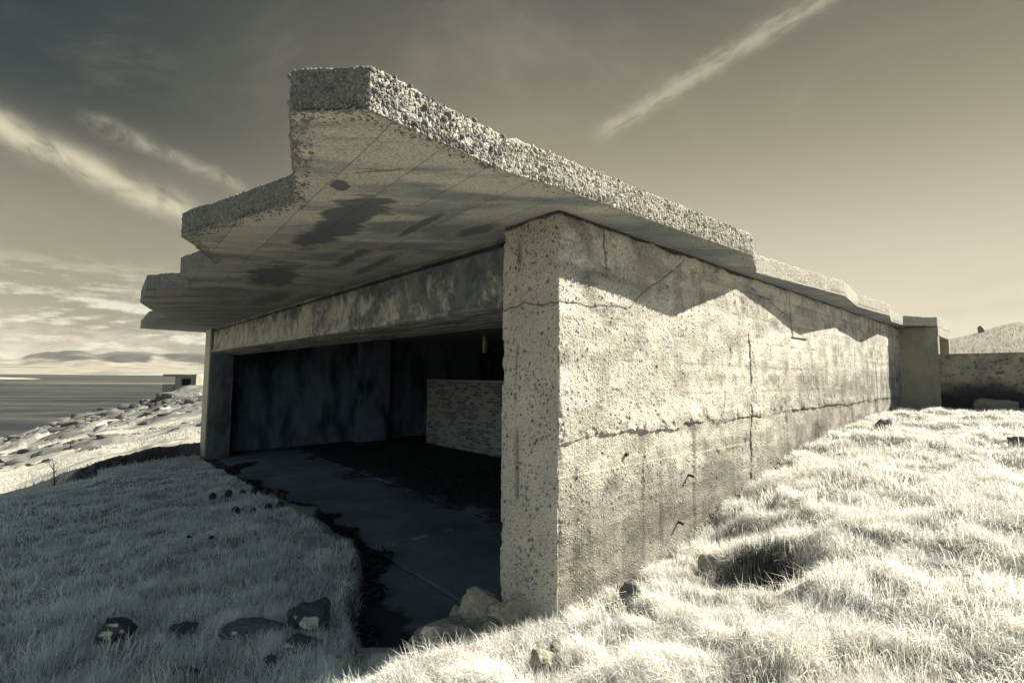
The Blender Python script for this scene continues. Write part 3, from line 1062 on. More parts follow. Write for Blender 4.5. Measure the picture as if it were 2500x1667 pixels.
# ---- brick screen wall standing inside
br = empty('brick_wall', (*to_world(7.77, 11.6), FLOOR), math.atan2(UY, UX))
tag(br, 'free-standing brick screen wall inside the gun house behind the near pillar', 'brick wall')
MB().box(-.11, .11, -2.6, 2.6, -.2, 2.50).build('brickwork', M_BRICK, br)
MB().box(-.125, .125, -2.61, 2.61, 2.50, 2.55).build('capping', M_PALE, br, .008)

# ------------------------------------------------------------------ terrain
CTRL = [(-10.23, 9.89, -2.5), (-9.84, 12.04, -2.5), (-9.28, 13.13, -2.5), (-8.61, 14.0, -2.55), (-6.53, 12.13, -2.5), (-4.27, 9.9, -2.5), (-3.38, 9.15, -2.5), (-2.16, 7.42, -2.47), (-1.71, 5.45, -2.42), (-1.32, 4.52, -2.4), (-2.23, 5.03, -2.4), (-3.73, 4.62, -2.4), (-3.94, 3.92, -2.4), (-2.09, 4.03, -2.45), (-5.22, 6.7, -2.42), (-3.49, 6.57, -2.36), (-6.21, 6.08, -2.45), (-1.32, 3.96, -2.4), (-6.5, 5.16, -2.5), (-11.68, 9.13, -2.6), (-0.84, 3.36, -2.02), (-0.71, 3.58, -2.05), (-0.44, 3.78, -2.08), (0.02, 4.03, -2.1), (0.32, 4.12, -2.06), (-0.84, 4.11, -2.32), (-0.52, 4.47, -2.35), (-0.1, 4.96, -2.35), (1.39, 5.15, -2.03), (2.23, 5.92, -1.8), (3.34, 6.91, -1.47), (5.46, 8.81, -1.09), (10.37, 13.17, -0.8), (0.15, 3.18, -1.9), (0.81, 2.79, -1.68), (1.53, 2.51, -1.5), (2.39, 2.35, -1.4), (1.33, 3.57, -1.68), (2.26, 3.65, -1.42), (3.59, 3.47, -1.2), (4.71, 5.92, -1.1), (7.14, 6.81, -0.97), (10.5, 11.87, -0.82), (15.74, 14.93, -0.76), (3.47, 5.61, -1.28), (5.42, 3.96, -1.2),
        (0, 0, -1.62), (2.2, 0, -1.4), (-3, 0, -2.4), (-1.3, 1.6, -2.25), (.2, 1.6, -1.62), (6, 0, -1.2), (-8, 0, -2.6), (-1.1, 2.9, -2.32), (0, -5, -1.6), (-12, 4, -2.7), (12, 5, -.9)]
CT = np.array(CTRL)


def _tps(r2):
    return np.where(r2 > 1e-9, .5 * r2 * np.log(np.maximum(r2, 1e-9)), 0)


_K = _tps(((CT[:, None, :2] - CT[None, :, :2]) ** 2).sum(-1)) + np.eye(len(CT)) * .02
_Pm = np.hstack([np.ones((len(CT), 1)), CT[:, :2]])
_A = np.vstack([np.hstack([_K, _Pm]), np.hstack([_Pm.T, np.zeros((3, 3))])])
_w = np.linalg.solve(_A, np.concatenate([CT[:, 2], np.zeros(3)]))


def near_h(x, y):
    out = _w[-3] + _w[-2] * x + _w[-1] * y
    for k in range(len(CT)):
        out = out + _w[k] * _tps((x - CT[k, 0]) ** 2 + (y - CT[k, 1]) ** 2)
    return out


# far ground: height by bearing (x/y) and depth
T_COL = [-2.4, -1.25, -1.06, -.8, -.66, -.55, -.3, .5, .78, .9, 1.06, 1.5, 2.4]
T_TAB = {
    -2.4: [(10, -2.6), (20, -4.4), (40, -7), (70, -12), (120, -16), (600, -18)],
    -1.25: [(9, -2.6), (12, -3.4), (17, -4.4), (35, -6.4), (55, -9.0), (72, -11.6), (90, -14), (600, -18)],
    -1.06: [(9, -2.5), (12, -3.3), (17, -4.2), (35, -5.9), (60, -8.8), (75, -10.6), (90, -13), (600, -18)],
    -.8: [(12, -2.5), (14, -2.75), (20, -3.35), (35, -4.6), (60, -5.7), (100, -7.5), (135, -11), (160, -14), (600, -18)],
    -.66: [(13, -2.5), (18, -2.75), (24, -3.0), (35, -3.8), (60, -4.4), (100, -4.5), (150, -4.0), (190, -9), (240, -14), (600, -18)],
    -.55: [(14, -2.5), (20, -2.6), (35, -3.5), (60, -3.7), (100, -3.5), (150, -3.4), (220, -6), (320, -14), (600, -18)],
    -.3: [(14, -2.0), (40, -2.5), (100, -2), (200, -3), (400, -14), (600, -18)],
    .5: [(14, -.8), (20, -.6), (40, 0), (100, 2), (200, 2), (500, -5), (600, -8)],
    .78: [(13, -.8), (16, -.6), (30, .6), (50, 2.2), (80, 3.4), (120, 3.0), (300, -2), (600, -8)],
    .9: [(13, -.75), (16, -.5), (30, 1.25), (50, 3.7), (70, 5.75), (85, 6.2), (130, 5), (300, 0), (600, -8)],
    1.06: [(13, -.72), (16, -.4), (30, 1.9), (50, 5.3), (70, 8.3), (85, 9.4), (130, 8), (300, 0), (600, -8)],
    1.5: [(9, -.7), (16, .4), (30, 3), (50, 7), (80, 11), (150, 9), (300, 0), (600, -8)],
    2.4: [(6, -.9), (16, .6), (30, 3), (60, 7), (150, 9), (600, -8)],
}
_RG = np.geomspace(4, 600, 90)
_COLR = []
for tv_ in T_COL:
    k = math.sqrt(1 + tv_ * tv_)
    dd, zz = zip(*T_TAB[tv_])
    _COLR.append(np.interp(_RG, np.array(dd) * k, zz))
_COLR = np.array(_COLR)
_TH = np.arctan(np.array(T_COL))


def far_h(x, y):
    r_ = np.clip(np.hypot(x, y), 4, 600)
    th = np.clip(np.arctan2(x, y), _TH[0], _TH[-1])
    ri = np.interp(r_, _RG, np.arange(len(_RG)))
    ti = np.interp(th, _TH, np.arange(len(_TH)))
    r0 = np.minimum(ri.astype(int), len(_RG) - 2); t0 = np.minimum(ti.astype(int), len(_TH) - 2)
    fr, ft = ri - r0, ti - t0
    ft = ft * ft * (3 - 2 * ft)
    c = _COLR
    return (c[t0, r0] * (1 - fr) + c[t0, r0 + 1] * fr) * (1 - ft) + (c[t0 + 1, r0] * (1 - fr) + c[t0 + 1, r0 + 1] * fr) * ft


APRON = [(-8.25, 13.73), (-6.53, 12.13), (-5.4, 10.82), (-4.27, 9.9), (-3.51, 9.49), (-3.21, 8.64), (-2.7, 8.09), (-2.23, 7.62), (-2.0, 7.03), (-1.8, 6.17), (-1.57, 5.26), (-1.22, 4.43), (-0.86, 4.36), (-0.62, 4.68), (-0.11, 5.24)]
FOOT = APRON + [to_world(.05, .3), to_world(13.4, .3), to_world(13.4, 16.7), to_world(.6, 16.7), to_world(.35, 16.3)]


def poly_sd(x, y, poly):
    """signed distance, negative inside"""
    P_ = np.array(poly)
    dmin = np.full(x.shape, 1e9)
    ins = np.zeros(x.shape, bool)
    for i in range(len(P_)):
        a, b_ = P_[i], P_[(i + 1) % len(P_)]
        e = b_ - a
        wx, wy = x - a[0], y - a[1]
        t_ = np.clip((wx * e[0] + wy * e[1]) / (e @ e), 0, 1)
        dmin = np.minimum(dmin, (wx - e[0] * t_) ** 2 + (wy - e[1] * t_) ** 2)
        c = ((a[1] <= y) & (b_[1] > y)) | ((b_[1] <= y) & (a[1] > y))
        with np.errstate(divide='ignore', invalid='ignore'):
            xi_ = a[0] + (y - a[1]) / (b_[1] - a[1] if b_[1] != a[1] else 1e-9) * e[0]
        ins ^= c & (x < xi_)
    dmin = np.sqrt(dmin)
    return np.where(ins, -dmin, dmin)


def rock_relief(x, y):
    """blocky strata of the shore: height offset and rock mask"""
    r_ = np.hypot(x, y)
    th = np.arctan2(x, y)
    sea = sstep(-th, R(24), R(32)) * sstep(r_, 17, 26)
    # strike of the beds
    c, s_ = math.cos(R(28)), math.sin(R(28))
    p, q = x * c + y * s_, -x * s_ + y * c
    n1 = fbm(p / 26, q / 9, 201, 5)
    m_ = sstep(n1 + .12 * sstep(r_, 40, 90), .50, .60) * sea
    f1, ox, oy, rid = worley(p / 4.6 + .3 * fbm(p / 3, q / 3, 203), q / 2.0, 202, .9)
    blk = (rid - .55) * .9 + ox * .4 + oy * .3
    f2, ox2, oy2, rid2 = worley(p / 1.7, q / .7, 205, .9)
    blk = blk + (rid2 - .55) * .4 + oy2 * .2
    return blk * m_ * np.clip(r_ / 60, .35, 1.2), m_ * (.55 + .45 * (rid2 > .3))


HOLES = [((2.00, 3.98), .40, .26)]


def ground_h(x, y, detail=True):
    r_ = np.hypot(x, y)
    th = np.arctan2(x, y)
    h = near_h(np.clip(x, -14, 16), np.clip(y, -8, 16))
    w = sstep(r_, 13.2, 16.5)
    w = np.where(np.abs(th) < R(40), sstep(r_, 17, 20), w)
    h = lerp(h, far_h(x, y), w)
    sd_ = poly_sd(x, y, FOOT)
    out = sstep(sd_ + .16 * (fbm(x * 1.9, y * 1.9, 215, 4) - .5), -.08, .20)
    if detail:
        tus = fbm(x * 2.2, y * 2.2, 211, 3) - .5
        lumps = fbm(x * .8, y * .8, 212, 3) - .5
        right = sstep(x - .6 * y, -2.6, -1.2)
        h = h + (tus * lerp(.08, .13, right) + lumps * lerp(.10, .12, right)) * sstep(r_, 1.0, 2.5) * (1 - sstep(r_, 30, 80))
        tf1, tox, toy, trid = worley(x / .46 + .4 * lumps, y / .40, 216, .95)
        h = h + np.sqrt(np.clip(1 - (tf1 / .62) ** 2, 0, 1)) * (.014 + .085 * trid) * lerp(.5, 1, right) * (1 - sstep(r_, 14, 22)) * sstep(r_, 1.0, 2.0)
        rk, m_ = rock_relief(x, y)
        h = h + rk
        for (hx, hy), hr, hd in HOLES:
            h = h - hd * np.exp(-(((x - hx) ** 2 + (y - hy) ** 2) / hr ** 2) ** 1.5)
        h = h + .05 * np.exp(-((x - 2.75) ** 2 + (y - 4.15) ** 2) / .12)
    lx, ly = (x - OX) * UX + (y - OY) * UY, (x - OX) * VX + (y - OY) * VY
    h = np.where(out < 1, lerp(np.minimum(h, -2.93), h, out), h)
    return h


def build_ground():
    rr = np.concatenate([[0.0], np.geomspace(.6, 25, 400), np.geomspace(25.2, 200, 560), np.geomspace(204, 600, 60)])
    ang = np.concatenate([np.arange(-180, -62, 3.0), np.arange(-62, 62, .23), np.arange(62, 180.1, 3.0)])
    RR, AN = np.meshgrid(rr, np.radians(ang), indexing='ij')
    X, Y = RR * np.sin(AN), RR * np.cos(AN)
    H = ground_h(X, Y)
    _, rm = rock_relief(X, Y)
    n1 = fbm(X * .9, Y * .9, 221, 5)
    th = np.arctan2(X, Y)
    col = np.empty(X.shape + (3,))
    col[:] = np.array([.21, .205, .18])
    far = sstep(RR, 13, 20)
    col = lerp(col, np.array([.40, .385, .33]), far[..., None])
    col *= (.72 + .55 * n1)[..., None]
    hillp = (th > R(35)) & (RR > 18)
    hp = sstep(fbm(X * .16, Y * .16, 224, 5), .52, .62) * hillp
    col = lerp(col, col * .72, hillp[..., None].astype(float))
    col = lerp(col, np.array([.10, .10, .085]), (hp * .8)[..., None])
    rockc = np.array([.15, .147, .133]) * (.55 + .8 * fbm(X * .5, Y * .5, 222, 4))[..., None]
    col = lerp(col, rockc, rm[..., None])
    sd_ = poly_sd(X, Y, FOOT)
    soil = 1 - sstep(sd_ + .25 * (n1 - .5), .02, .22)
    col = lerp(col, np.array([.028, .031, .034]), soil[..., None])
    for (hx, hy), hr, hd in HOLES:
        col = lerp(col, np.array([.05, .05, .045]), np.exp(-(((X - 2.10) ** 2 + (Y - 4.26) ** 2) / .30 ** 2) ** 2)[..., None])  # the hollow's shadow painted into the soil as well
    g = mesh_np('ground', np.stack([X, Y, H], -1).reshape(-1, 3), grid_faces(*X.shape), M_GROUND, None, col.reshape(-1, 3))
    tag(g, 'pale grassy ground falling to a rocky shore', 'ground', kind='structure')


build_ground()

SEA_Z = -11.0
sv = [(-60000, -3000, SEA_Z), (60000, -3000, SEA_Z), (60000, 58000, SEA_Z), (-60000, 58000, SEA_Z)]
b_ = MB(); b_.v = sv; b_.f = [(0, 1, 2, 3)]
tag(b_.build('sea', M_SEA), 'dark rippled sea with pale slicks', 'sea', kind='structure')


# ------------------------------------------------------------------ far shore
def build_hills():
    xs = np.linspace(-9500, 5200, 420)
    ys = np.concatenate([np.linspace(2250, 3600, 40), np.linspace(3650, 7000, 70)])
    X, Y = np.meshgrid(xs, ys)
    f = 1180.
    px = 1250 + X / Y * f                      # bearing of each point, in units of the survey of the skyline
    sky_x = [-400, 0, 58, 73, 116, 140, 155, 194, 215, 237, 286, 330, 359, 388, 420, 448, 499, 560, 700, 900, 1250, 1700, 2200, 2600]
    sky_y = [880, 873, 876, 868, 861, 863, 857.5, 856, 859, 866, 859, 859, 861, 865, 862, 861, 861, 864, 862, 866, 868, 875, 880, 890]
    top = (913 - np.interp(px, sky_x, sky_y)) / f * 5600
    low = 60 * sstep(Y, 2250, 3600) + 22 * (fbm(X / 500, Y / 300, 301, 5) - .4) * sstep(Y, 2260, 2700)
    rise = np.exp(-((Y - 5600) / 750) ** 2)
    ridge2 = np.exp(-((Y - 4500) / 420) ** 2) * .62 * sstep(fbm(X / 1500, Y * 0 + 2, 305, 3), .38, .62)
    H = np.maximum(low, top * (rise) * (.93 + .14 * fbm(X / 400, Y / 400, 302, 5)))
    H = np.maximum(H, top * ridge2)
    H = SEA_Z - 3 + H + 14 * (fbm(X / 220, Y / 160, 303, 5) - .5) * sstep(Y, 2400, 3000)
    pale = np.array([.27, .255, .205])
    dark = np.array([.036, .038, .036])
    seen = 913 - H / Y * f
    edge_y = np.interp(px, [-400, 0, 58, 170, 242, 291, 363, 380, 426, 506, 900, 2600], [876, 872, 877, 886, 881, 889, 887, 870, 884, 891, 886, 890])
    up = sstep(edge_y + 5 * (fbm(X / 260, Y / 160, 307, 4) - .5) - seen, -1, 2)
    pch = .75 + .25 * sstep(fbm(X / 500, Y / 400, 304, 5), .40, .55)
    c = lerp(pale, dark, (up * pch)[..., None])
    sp = sstep(fbm(X / 160, Y / 90, 306, 5), .56, .66) * (1 - up)
    c = lerp(c, np.array([.13, .125, .10]), (sp * .7)[..., None])
    hh = mesh_np('hills', np.stack([X, Y, H], -1).reshape(-1, 3), grid_faces(*X.shape), M_HILL, None, c.reshape(-1, 3))
    tag(hh, 'low pale shore and grey hills across the water', 'hills', kind='structure')


build_hills()


def build_islet():
    xs = np.linspace(-1100, -735, 60)
    ys = np.linspace(700, 830, 24)
    X, Y = np.meshgrid(xs, ys)
    e = 1 - np.abs((Y - 765) / 60) ** 2
    H = SEA_Z - 1.0 + 3.6 * np.clip(e, 0, 1) * sstep(-X, 738, 830) * (.5 + fbm(X / 40, Y / 25, 311, 4))
    c = np.broadcast_to(np.array([.42, .39, .30]), X.shape + (3,)) * (.5 + fbm(X / 12, Y / 12, 312, 4))[..., None]
    o = mesh_np('islet', np.stack([X, Y, H], -1).reshape(-1, 3), grid_faces(*X.shape), M_HILL, None, c.reshape(-1, 3))
    tag(o, 'low rocky islet off the left shore', 'islet', kind='structure')


build_islet()

def build_outcrops():
    spots = []
    r_ = np.random.default_rng(77)
    # bearing (x/y), depth, spread along strike, count, size
    for tt, dep, spr, cnt, sz in ((-.76, 104, 6, 26, 2.6), (-.70, 92, 6, 20, 2.2), (-.70, 72, 9, 24, 1.8), (-.76, 70, 8, 22, 1.7), (-.82, 72, 7, 20, 1.7), (-.90, 64, 7, 26, 1.7),
                                  (-.87, 60, 5, 12, 1.4), (-.62, 70, 6, 18, 1.7), (-1.04, 33, 4, 20, .85), (-.98, 30, 4, 14, .75), (-1.02, 24, 2.4, 10, .5), (-.90, 36, 3.5, 9, .7), (-.80, 47, 4, 9, .7), (-.95, 50, 6, 14, 1.0), (-.66, 56, 4, 8, .8), (-.85, 28, 3, 6, .4)):
        for _ in range(int(cnt * 2.6)):
            al, ac = r_.normal(0, spr), r_.normal(0, spr * .22)
            c, s_ = math.cos(R(20)), math.sin(R(20))
            spots.append((tt * dep + al * c - ac * s_, dep + al * s_ + ac * c, sz * min(.18 + .22 * r_.exponential(), 1.0 if dep > 90 else .75)))
    sp = np.array(spots)
    hz = ground_h(sp[:, 0], sp[:, 1])
    iv, iff = ico(3)
    VV, FF, CC = [], [], []
    off = 0
    for (x, y, sz), z in zip(spots, hz):
        p = np.sign(iv) * np.abs(iv) ** .42 * .8
        for _ in range(7):
            n = r_.normal(size=3) * np.array([1, 1, .8]); n /= np.linalg.norm(n)
            dd = r_.uniform(.5, .9)
            p -= np.clip(p @ n - dd, 0, None)[:, None] * n * .97
        p = p * (1 + .10 * (fbm(iv[:, 0] * 4 + iv[:, 2] * 3 + x, iv[:, 1] * 4 + y, 78, 3) - .5))[:, None]
        p = p * np.array([sz * r_.uniform(.8, 1.7), sz * r_.uniform(.5, .9), sz * r_.uniform(.3, .7)])
        a = R(20) + r_.normal(0, .35)
        tilt_ = r_.normal(.12, .15)
        q = p.copy()
        q[:, 2] += q[:, 0] * tilt_
        X = q[:, 0] * math.cos(a) - q[:, 1] * math.sin(a) + x
        Y = q[:, 0] * math.sin(a) + q[:, 1] * math.cos(a) + y
        VV.append(np.stack([X, Y, q[:, 2] + z + .08 * sz], -1))
        FF.append(iff + off)
        off += len(iv)
        t_ = r_.uniform(.75, 1.2)
        CC.append(np.array([.105, .106, .10])[None] * t_ * (.5 + 1.0 * fbm(X * 1.5 / sz, (Y + q[:, 2] * 2) * 1.5 / sz, 79, 4))[:, None])
    o_ = mesh_np('shore_rocks', np.vstack(VV), np.vstack(FF), M_ROCK, None, np.vstack(CC), smooth=False)
    tag(o_, 'jumbled bedded rock outcrops along the shore', 'rocks', kind='stuff')


build_outcrops()

# ------------------------------------------------------------------ low wall on the right
def build_low_wall():
    a = np.arange(0, 9.0, .022)
    z = np.arange(-1.5, .70, .022)
    A, Z = np.meshgrid(a, z)
    h, m1, m2, rr = pebbly(A, Z, 401, .075, .045)
    big = fbm(A * 1.2, Z * 1.2, 402, 4)
    disp = h * 1.2 + (big - .5) * .05
    tone = np.empty(A.shape + (3,)); tone[:] = np.array([.30, .285, .22])
    tone *= (.45 + 1.1 * fbm(A * 6, Z * 9, 403, 5))[..., None]
    tone = np.where((m1 & (rr < .5))[..., None], tone * .45, tone)
    dark = sstep(-.05 + .55 * (fbm(A * 1.1, Z * .8, 404, 5) - .5) - Z, -.1, .35)  # ragged darkening towards the foot
    tone = lerp(tone, np.array([.028, .03, .034]), (dark * .93)[..., None])
    V = np.stack([-disp, -A, Z + 1.5], -1).reshape(-1, 3)
    nr, nc = A.shape
    n0 = len(V)
    V = np.vstack([V, [(-.01, 0, 2.2), (.35, 0, 2.2), (.35, -9, 2.2), (-.01, -9, 2.2), (.35, 0, 0), (.35, -9, 0), (0, 0, 0)]])
    f4 = np.array([[n0, n0 + 1, n0 + 2, n0 + 3], [n0 + 1, n0 + 4, n0 + 5, n0 + 2], [n0, n0 + 6, n0 + 4, n0 + 1]])
    C = np.vstack([tone.reshape(-1, 3), np.full((7, 3), .45)])
    o = mesh_np('low_wall', V, [grid_faces(nr, nc, flip=True), f4], M_ROUGH, None, C)
    wx, wy = to_world(14.30, -.80)
    o.location = (wx, wy, -1.5)
    o.rotation_euler = (0, 0, math.atan2(UY, UX))
    tag(o, 'low concrete retaining wall, black towards its foot, running off to the right', 'wall')


build_low_wall()

# ------------------------------------------------------------------ the other gun house on the shore
def build_far_house():
    x0, y0, zb = -104.0, 150.0, -4.0
    e = empty('battery_building', (x0, y0, zb), R(0))
    tag(e, 'small pale concrete gun house standing on the rocky shore by the sea', 'building')
    w = MB()
    # front wall with an opening, sides and back; front faces the viewer
    w.box(0, 1.9, 0, .4, -1.5, 3.0).box(4.9, 6.5, 0, .4, -1.5, 3.0).box(1.9, 4.9, 0, .4, 2.4, 3.0).box(1.9, 4.9, 0, .4, -1.5, .35)
    w.box(.002, .4, .4, 5, -1.5, 2.998).box(6.1, 6.498, .4, 5, -1.5, 2.998).box(.4, 6.1, 4.6, 5, -1.5, 2.996)
    w.build('wall', M_HUT, e)
    MB().box(-3.5, 6.3, -.5, 5.4, 3.0, 3.75).build('roof', M_HUT, e, .05)
    MB().box(6.3, 6.75, -.45, .6, -1.2, 3.9).build('pillar', M_HUT, e, .04)
    MB().box(-3.6, -.002, -.3, 4, -2.2, .6).build('plinth', M_HUT, e, .05)
    MB().box(.45, 6.05, 2.4, 2.5, -.9, 2.9).build('dark_room_panel', M_VOID, e)  # dark panel in place of the unlit room behind the opening


build_far_house()

# cairn on the right-hand hill
cx_, cy_ = .975 * 62, 62.0
cz_ = float(ground_h(np.array([cx_]), np.array([cy_]))[0])


def rock_mesh(name, size, seed, tone, lichen=0, sub=5, parent=None, cuts=15, lich_scale=2.2, mat=None, flat=1.0):
    v, f = ico(sub)
    r_ = np.random.default_rng(seed)
    p = np.sign(v) * np.abs(v) ** .62 * .9
    for _ in range(cuts):
        n = r_.normal(size=3); n /= np.linalg.norm(n)
        dd = r_.uniform(.5, .9)
        ex_ = np.clip(p @ n - dd, 0, None)
        p -= ex_[:, None] * n * .93
    ns = fbm(v[:, 0] * 2 + v[:, 2] + seed, v[:, 1] * 2 - v[:, 2], seed, 4) - .5
    nf = fbm(v[:, 0] * 7 + 3 * v[:, 2], v[:, 1] * 7 - 2 * v[:, 2], seed + 5, 4) - .5
    p = p * (1 + .16 * ns + .10 * nf)[:, None] * 1.12
    w1, _, _, wr = worley(v[:, 0] * 2.2 + v[:, 2] * 1.1 + seed, v[:, 1] * 2.2 - v[:, 2] * .9, seed + 31)
    p = p * (1 + .16 * (wr - .5) - .10 * sstep(w1, .45, .75))[:, None]
    p = p * np.array(size)
    c = np.array(tone) * (.65 + .7 * fbm(v[:, 0] * 5 + v[:, 2] * 3, v[:, 1] * 5 - v[:, 2] * 2, seed + 9, 4))[:, None]
    if lichen:
        k = r_.normal(size=(lichen, 3))
        k[:, 1] = -np.abs(k[:, 1]) - .4
        k[:, 2] = np.abs(k[:, 2]) * .8
        k /= np.linalg.norm(k, axis=1)[:, None]
        rad = r_.uniform(.10, .28, lichen)
        for q in range(lichen):
            dd = np.linalg.norm(v - k[q], axis=1) + .32 * nf + .12 * ns
            c = lerp(c, np.array([.58, .54, .42]), (sstep(rad[q] - dd, -.01, .02) * (.7 + .3 * sstep(nf, -.1, .1)))[:, None])
    return mesh_np(name, p, f, mat or M_ROCK, parent, c, smooth=False)


o = rock_mesh('cairn', (.35, .35, .75), 3, (.2, .19, .16), 0, 3)
o.location = (cx_, cy_, cz_ + .4)
tag(o, 'tiny stone marker on the skyline of the right-hand hill', 'cairn')


def gz(x, y):
    return float(ground_h(np.array([x]), np.array([y]))[0])


# ------------------------------------------------------------------ rocks
DK, MD = (.05, .056, .062), (.30, .275, .215)
ROCKS = [
    # x, y, size, tone, lichen, label, dz
    (-3.52, 4.50, (.19, .16, .15), DK, 5, 'dark rock with three broad pale lichen patches at the far left of the foreground grass', .07),
    (-3.02, 4.62, (.16, .12, .08), DK, 0, 'low crumbling dark stone in the shaded grass, between the lichened rock and the flat slab', .03),
    (-2.33, 4.58, (.29, .15, .09), (.075, .08, .083), 1, 'long flat dark slab of rock lying in the shaded grass', .04),
    (-1.88, 4.78, (.24, .17, .20), DK, 2, 'tall dark angular rock with one round pale lichen spot', .10),
    (-1.84, 4.42, (.22, .13, .11), (.065, .07, .07), 3, 'speckled dark rock in the grass just in front of the tall angular rock', .05),
    (-1.97, 4.20, (.07, .06, .05), DK, 0, 'fist-sized dark stone below the speckled rock near the bottom edge', .03),
    (-2.62, 4.10, (.17, .09, .05), DK, 0, 'half-buried dark stone at the bottom edge, below the low crumbling stone', .02),
    (-1.40, 4.18, (.09, .08, .06), (.1, .1, .09), 0, 'small grey-brown stone in the grass left of the rubble heap', .03),
]
for i, (x, y, s_, t_, l_, lab, dz_) in enumerate(ROCKS):
    o = rock_mesh('rock', tuple(q * .9 for q in s_), 20 + i, t_, l_)
    o.location = (x, y, gz(x, y) + dz_ - .02)
    o.rotation_euler = (0, 0, random.uniform(-.4, .4))
    tag(o, lab, 'rock', 'dark rocks in the shaded grass')

RUB = [
    (-.60, 4.32, (.37, .22, .19), (.17, .17, .15), 7, 'broad grey boulder with pale lichen dots in the rubble before the pillar', -2.22, .1),
    (-.27, 4.62, (.24, .19, .17), (.36, .33, .25), 0, 'tan angular boulder in the rubble beside the dark doorway floor', -2.12, .5),
    (-.05, 4.42, (.18, .16, .15), (.38, .35, .26), 0, 'rounded tan lump of concrete at the foot of the pillar, middle of the rubble', -2.10, -.3),
    (.13, 4.50, (.27, .20, .24), (.30, .285, .23), 0, 'sloping slab of broken mortar leaning on the pillar base', -2.10, .2),
    (-.50, 4.74, (.09, .08, .08), (.28, .26, .21), 0, 'small stone at the back of the rubble, next to the dark floor', -2.23, 0),
    (-.18, 4.24, (.11, .10, .09), (.27, .25, .2), 0, 'small round stone in front of the rounded tan lump', -2.16, 0),
    (.30, 4.16, (.07, .05, .045), (.55, .50, .38), 0, 'small pale stone at the pillar corner among dry stalks', -2.02, .4),
]
for i, (x, y, s_, t_, l_, lab, z_, rz) in enumerate(RUB):
    o = rock_mesh('rubble_stone', (s_[0] * .92, s_[1] * .9, s_[2] * .82), 60 + i, t_, l_, sub=5 if s_[0] > .15 else 4)
    o.location = (x, y, z_)
    o.rotation_euler = (.1, -.1, rz)
    tag(o, lab, 'stone', 'rubble stones before the pillar')

SUNR = [
    (.84, 4.68, (.05, .05, .07), (.10, .10, .10), 'small dark upright stone against the foot of the sunlit wall', .06),
    (1.02, 4.33, (.09, .06, .07), (.16, .155, .13), 'dark stone in sunlit grass, nearest to the upright stone at the wall', .04),
    (.94, 3.90, (.09, .08, .11), (.12, .12, .11), 'squarish dark stone in sunlit grass below the wall', .06),
    (.36, 3.40, (.09, .07, .06), (.24, .22, .17), 'brown stone among bright grass near the bottom edge, upper of a pair', .03),
    (.22, 3.24, (.10, .08, .08), (.28, .26, .20), 'round stone half hidden in bright grass at the bottom edge, lower of a pair', .03),
    (.70, 3.15, (.10, .08, .05), (.55, .5, .38), 'pale flat stone sunk in bright grass at the bottom edge', .02),
    (1.86, 4.50, (.16, .12, .10), (.25, .235, .19), 'stone on the lip of the dark hollow in the sunlit grass', .05),
    (6.86, 9.0, (.13, .11, .13), (.10, .1, .1), 'dark stone in the upper sunlit grass near the long wall', .06),
    (7.17, 6.9, (.14, .11, .10), (.10, .1, .1), 'dark stone in the grass at the right edge', .04),
]
for i, (x, y, s_, t_, lab, dz_) in enumerate(SUNR):
    o = rock_mesh('stone', s_, 90 + i, t_, 0, sub=4)
    o.location = (x, y, gz(x, y) + dz_)
    o.rotation_euler = (0, 0, random.uniform(-.5, .5))
    tag(o, lab, 'stone', 'stones in the sunlit grass')
for i, (x, y, s_, lab) in enumerate([(12.45, 13.75, (.42, .22, .34), 'grey concrete block tilted against the low wall, left of two'),
                                    (14.6, 14.1, (.85, .28, .36), 'long grey concrete block lying along the low wall, right of two')]):
    o = rock_mesh('concrete_block', s_, 120 + i, (.17, .165, .14), 0, sub=4, cuts=9)
    x, y = to_world(13.75, -1.9 - 2.2 * i)
    o.location = (x, y, -.78)
    o.rotation_euler = (.1, -.1, math.atan2(VY, VX))
    tag(o, lab, 'block')

# low kerb at the edge of the sunken floor
kb = MB().box(0, .62, -.13, .13, -.5, .17)
o = kb.build('kerb', M_KERB, None, .02)
o.location = (-1.30, 4.25, -2.52)
o.rotation_euler = (0, 0, R(2))
tag(o, 'low concrete kerb between the rubble and the shaded grass', 'kerb')

# holdfast stubs of the vanished gun
STUBS = [(-5.74, 9.51, 'leftmost'), (-5.6, 9.80, ''), (-5.44, 10.02, ''), (-5.25, 10.10, ''), (-5.01, 10.08, ''), (-4.76, 10.05, ''), (-4.60, 9.98, ''),
         (-4.36, 8.92, ''), (-4.26, 9.15, ''), (-4.56, 8.78, ''), (-4.85, 8.72, '')]
SL = ['rusty stub leftmost in the back arc of the bolt ring', 'rusty stub second from the left in the back arc of the bolt ring', 'rusty stub third from the left in the back arc, sunk in grass',
      'rusty stub in the middle of the back arc of the bolt ring', 'rusty stub third from the right in the back arc of the bolt ring', 'rusty stub second from the right in the back arc of the bolt ring',
      'rusty stub rightmost in the back arc, beside the dark floor', 'rusty stub second from the right in the front arc of the bolt ring', 'rusty stub rightmost in the front arc of the bolt ring',
      'rusty stub second from the left in the front arc, sunk in grass', 'rusty stub leftmost in the front arc, sunk in grass']
stub0 = None
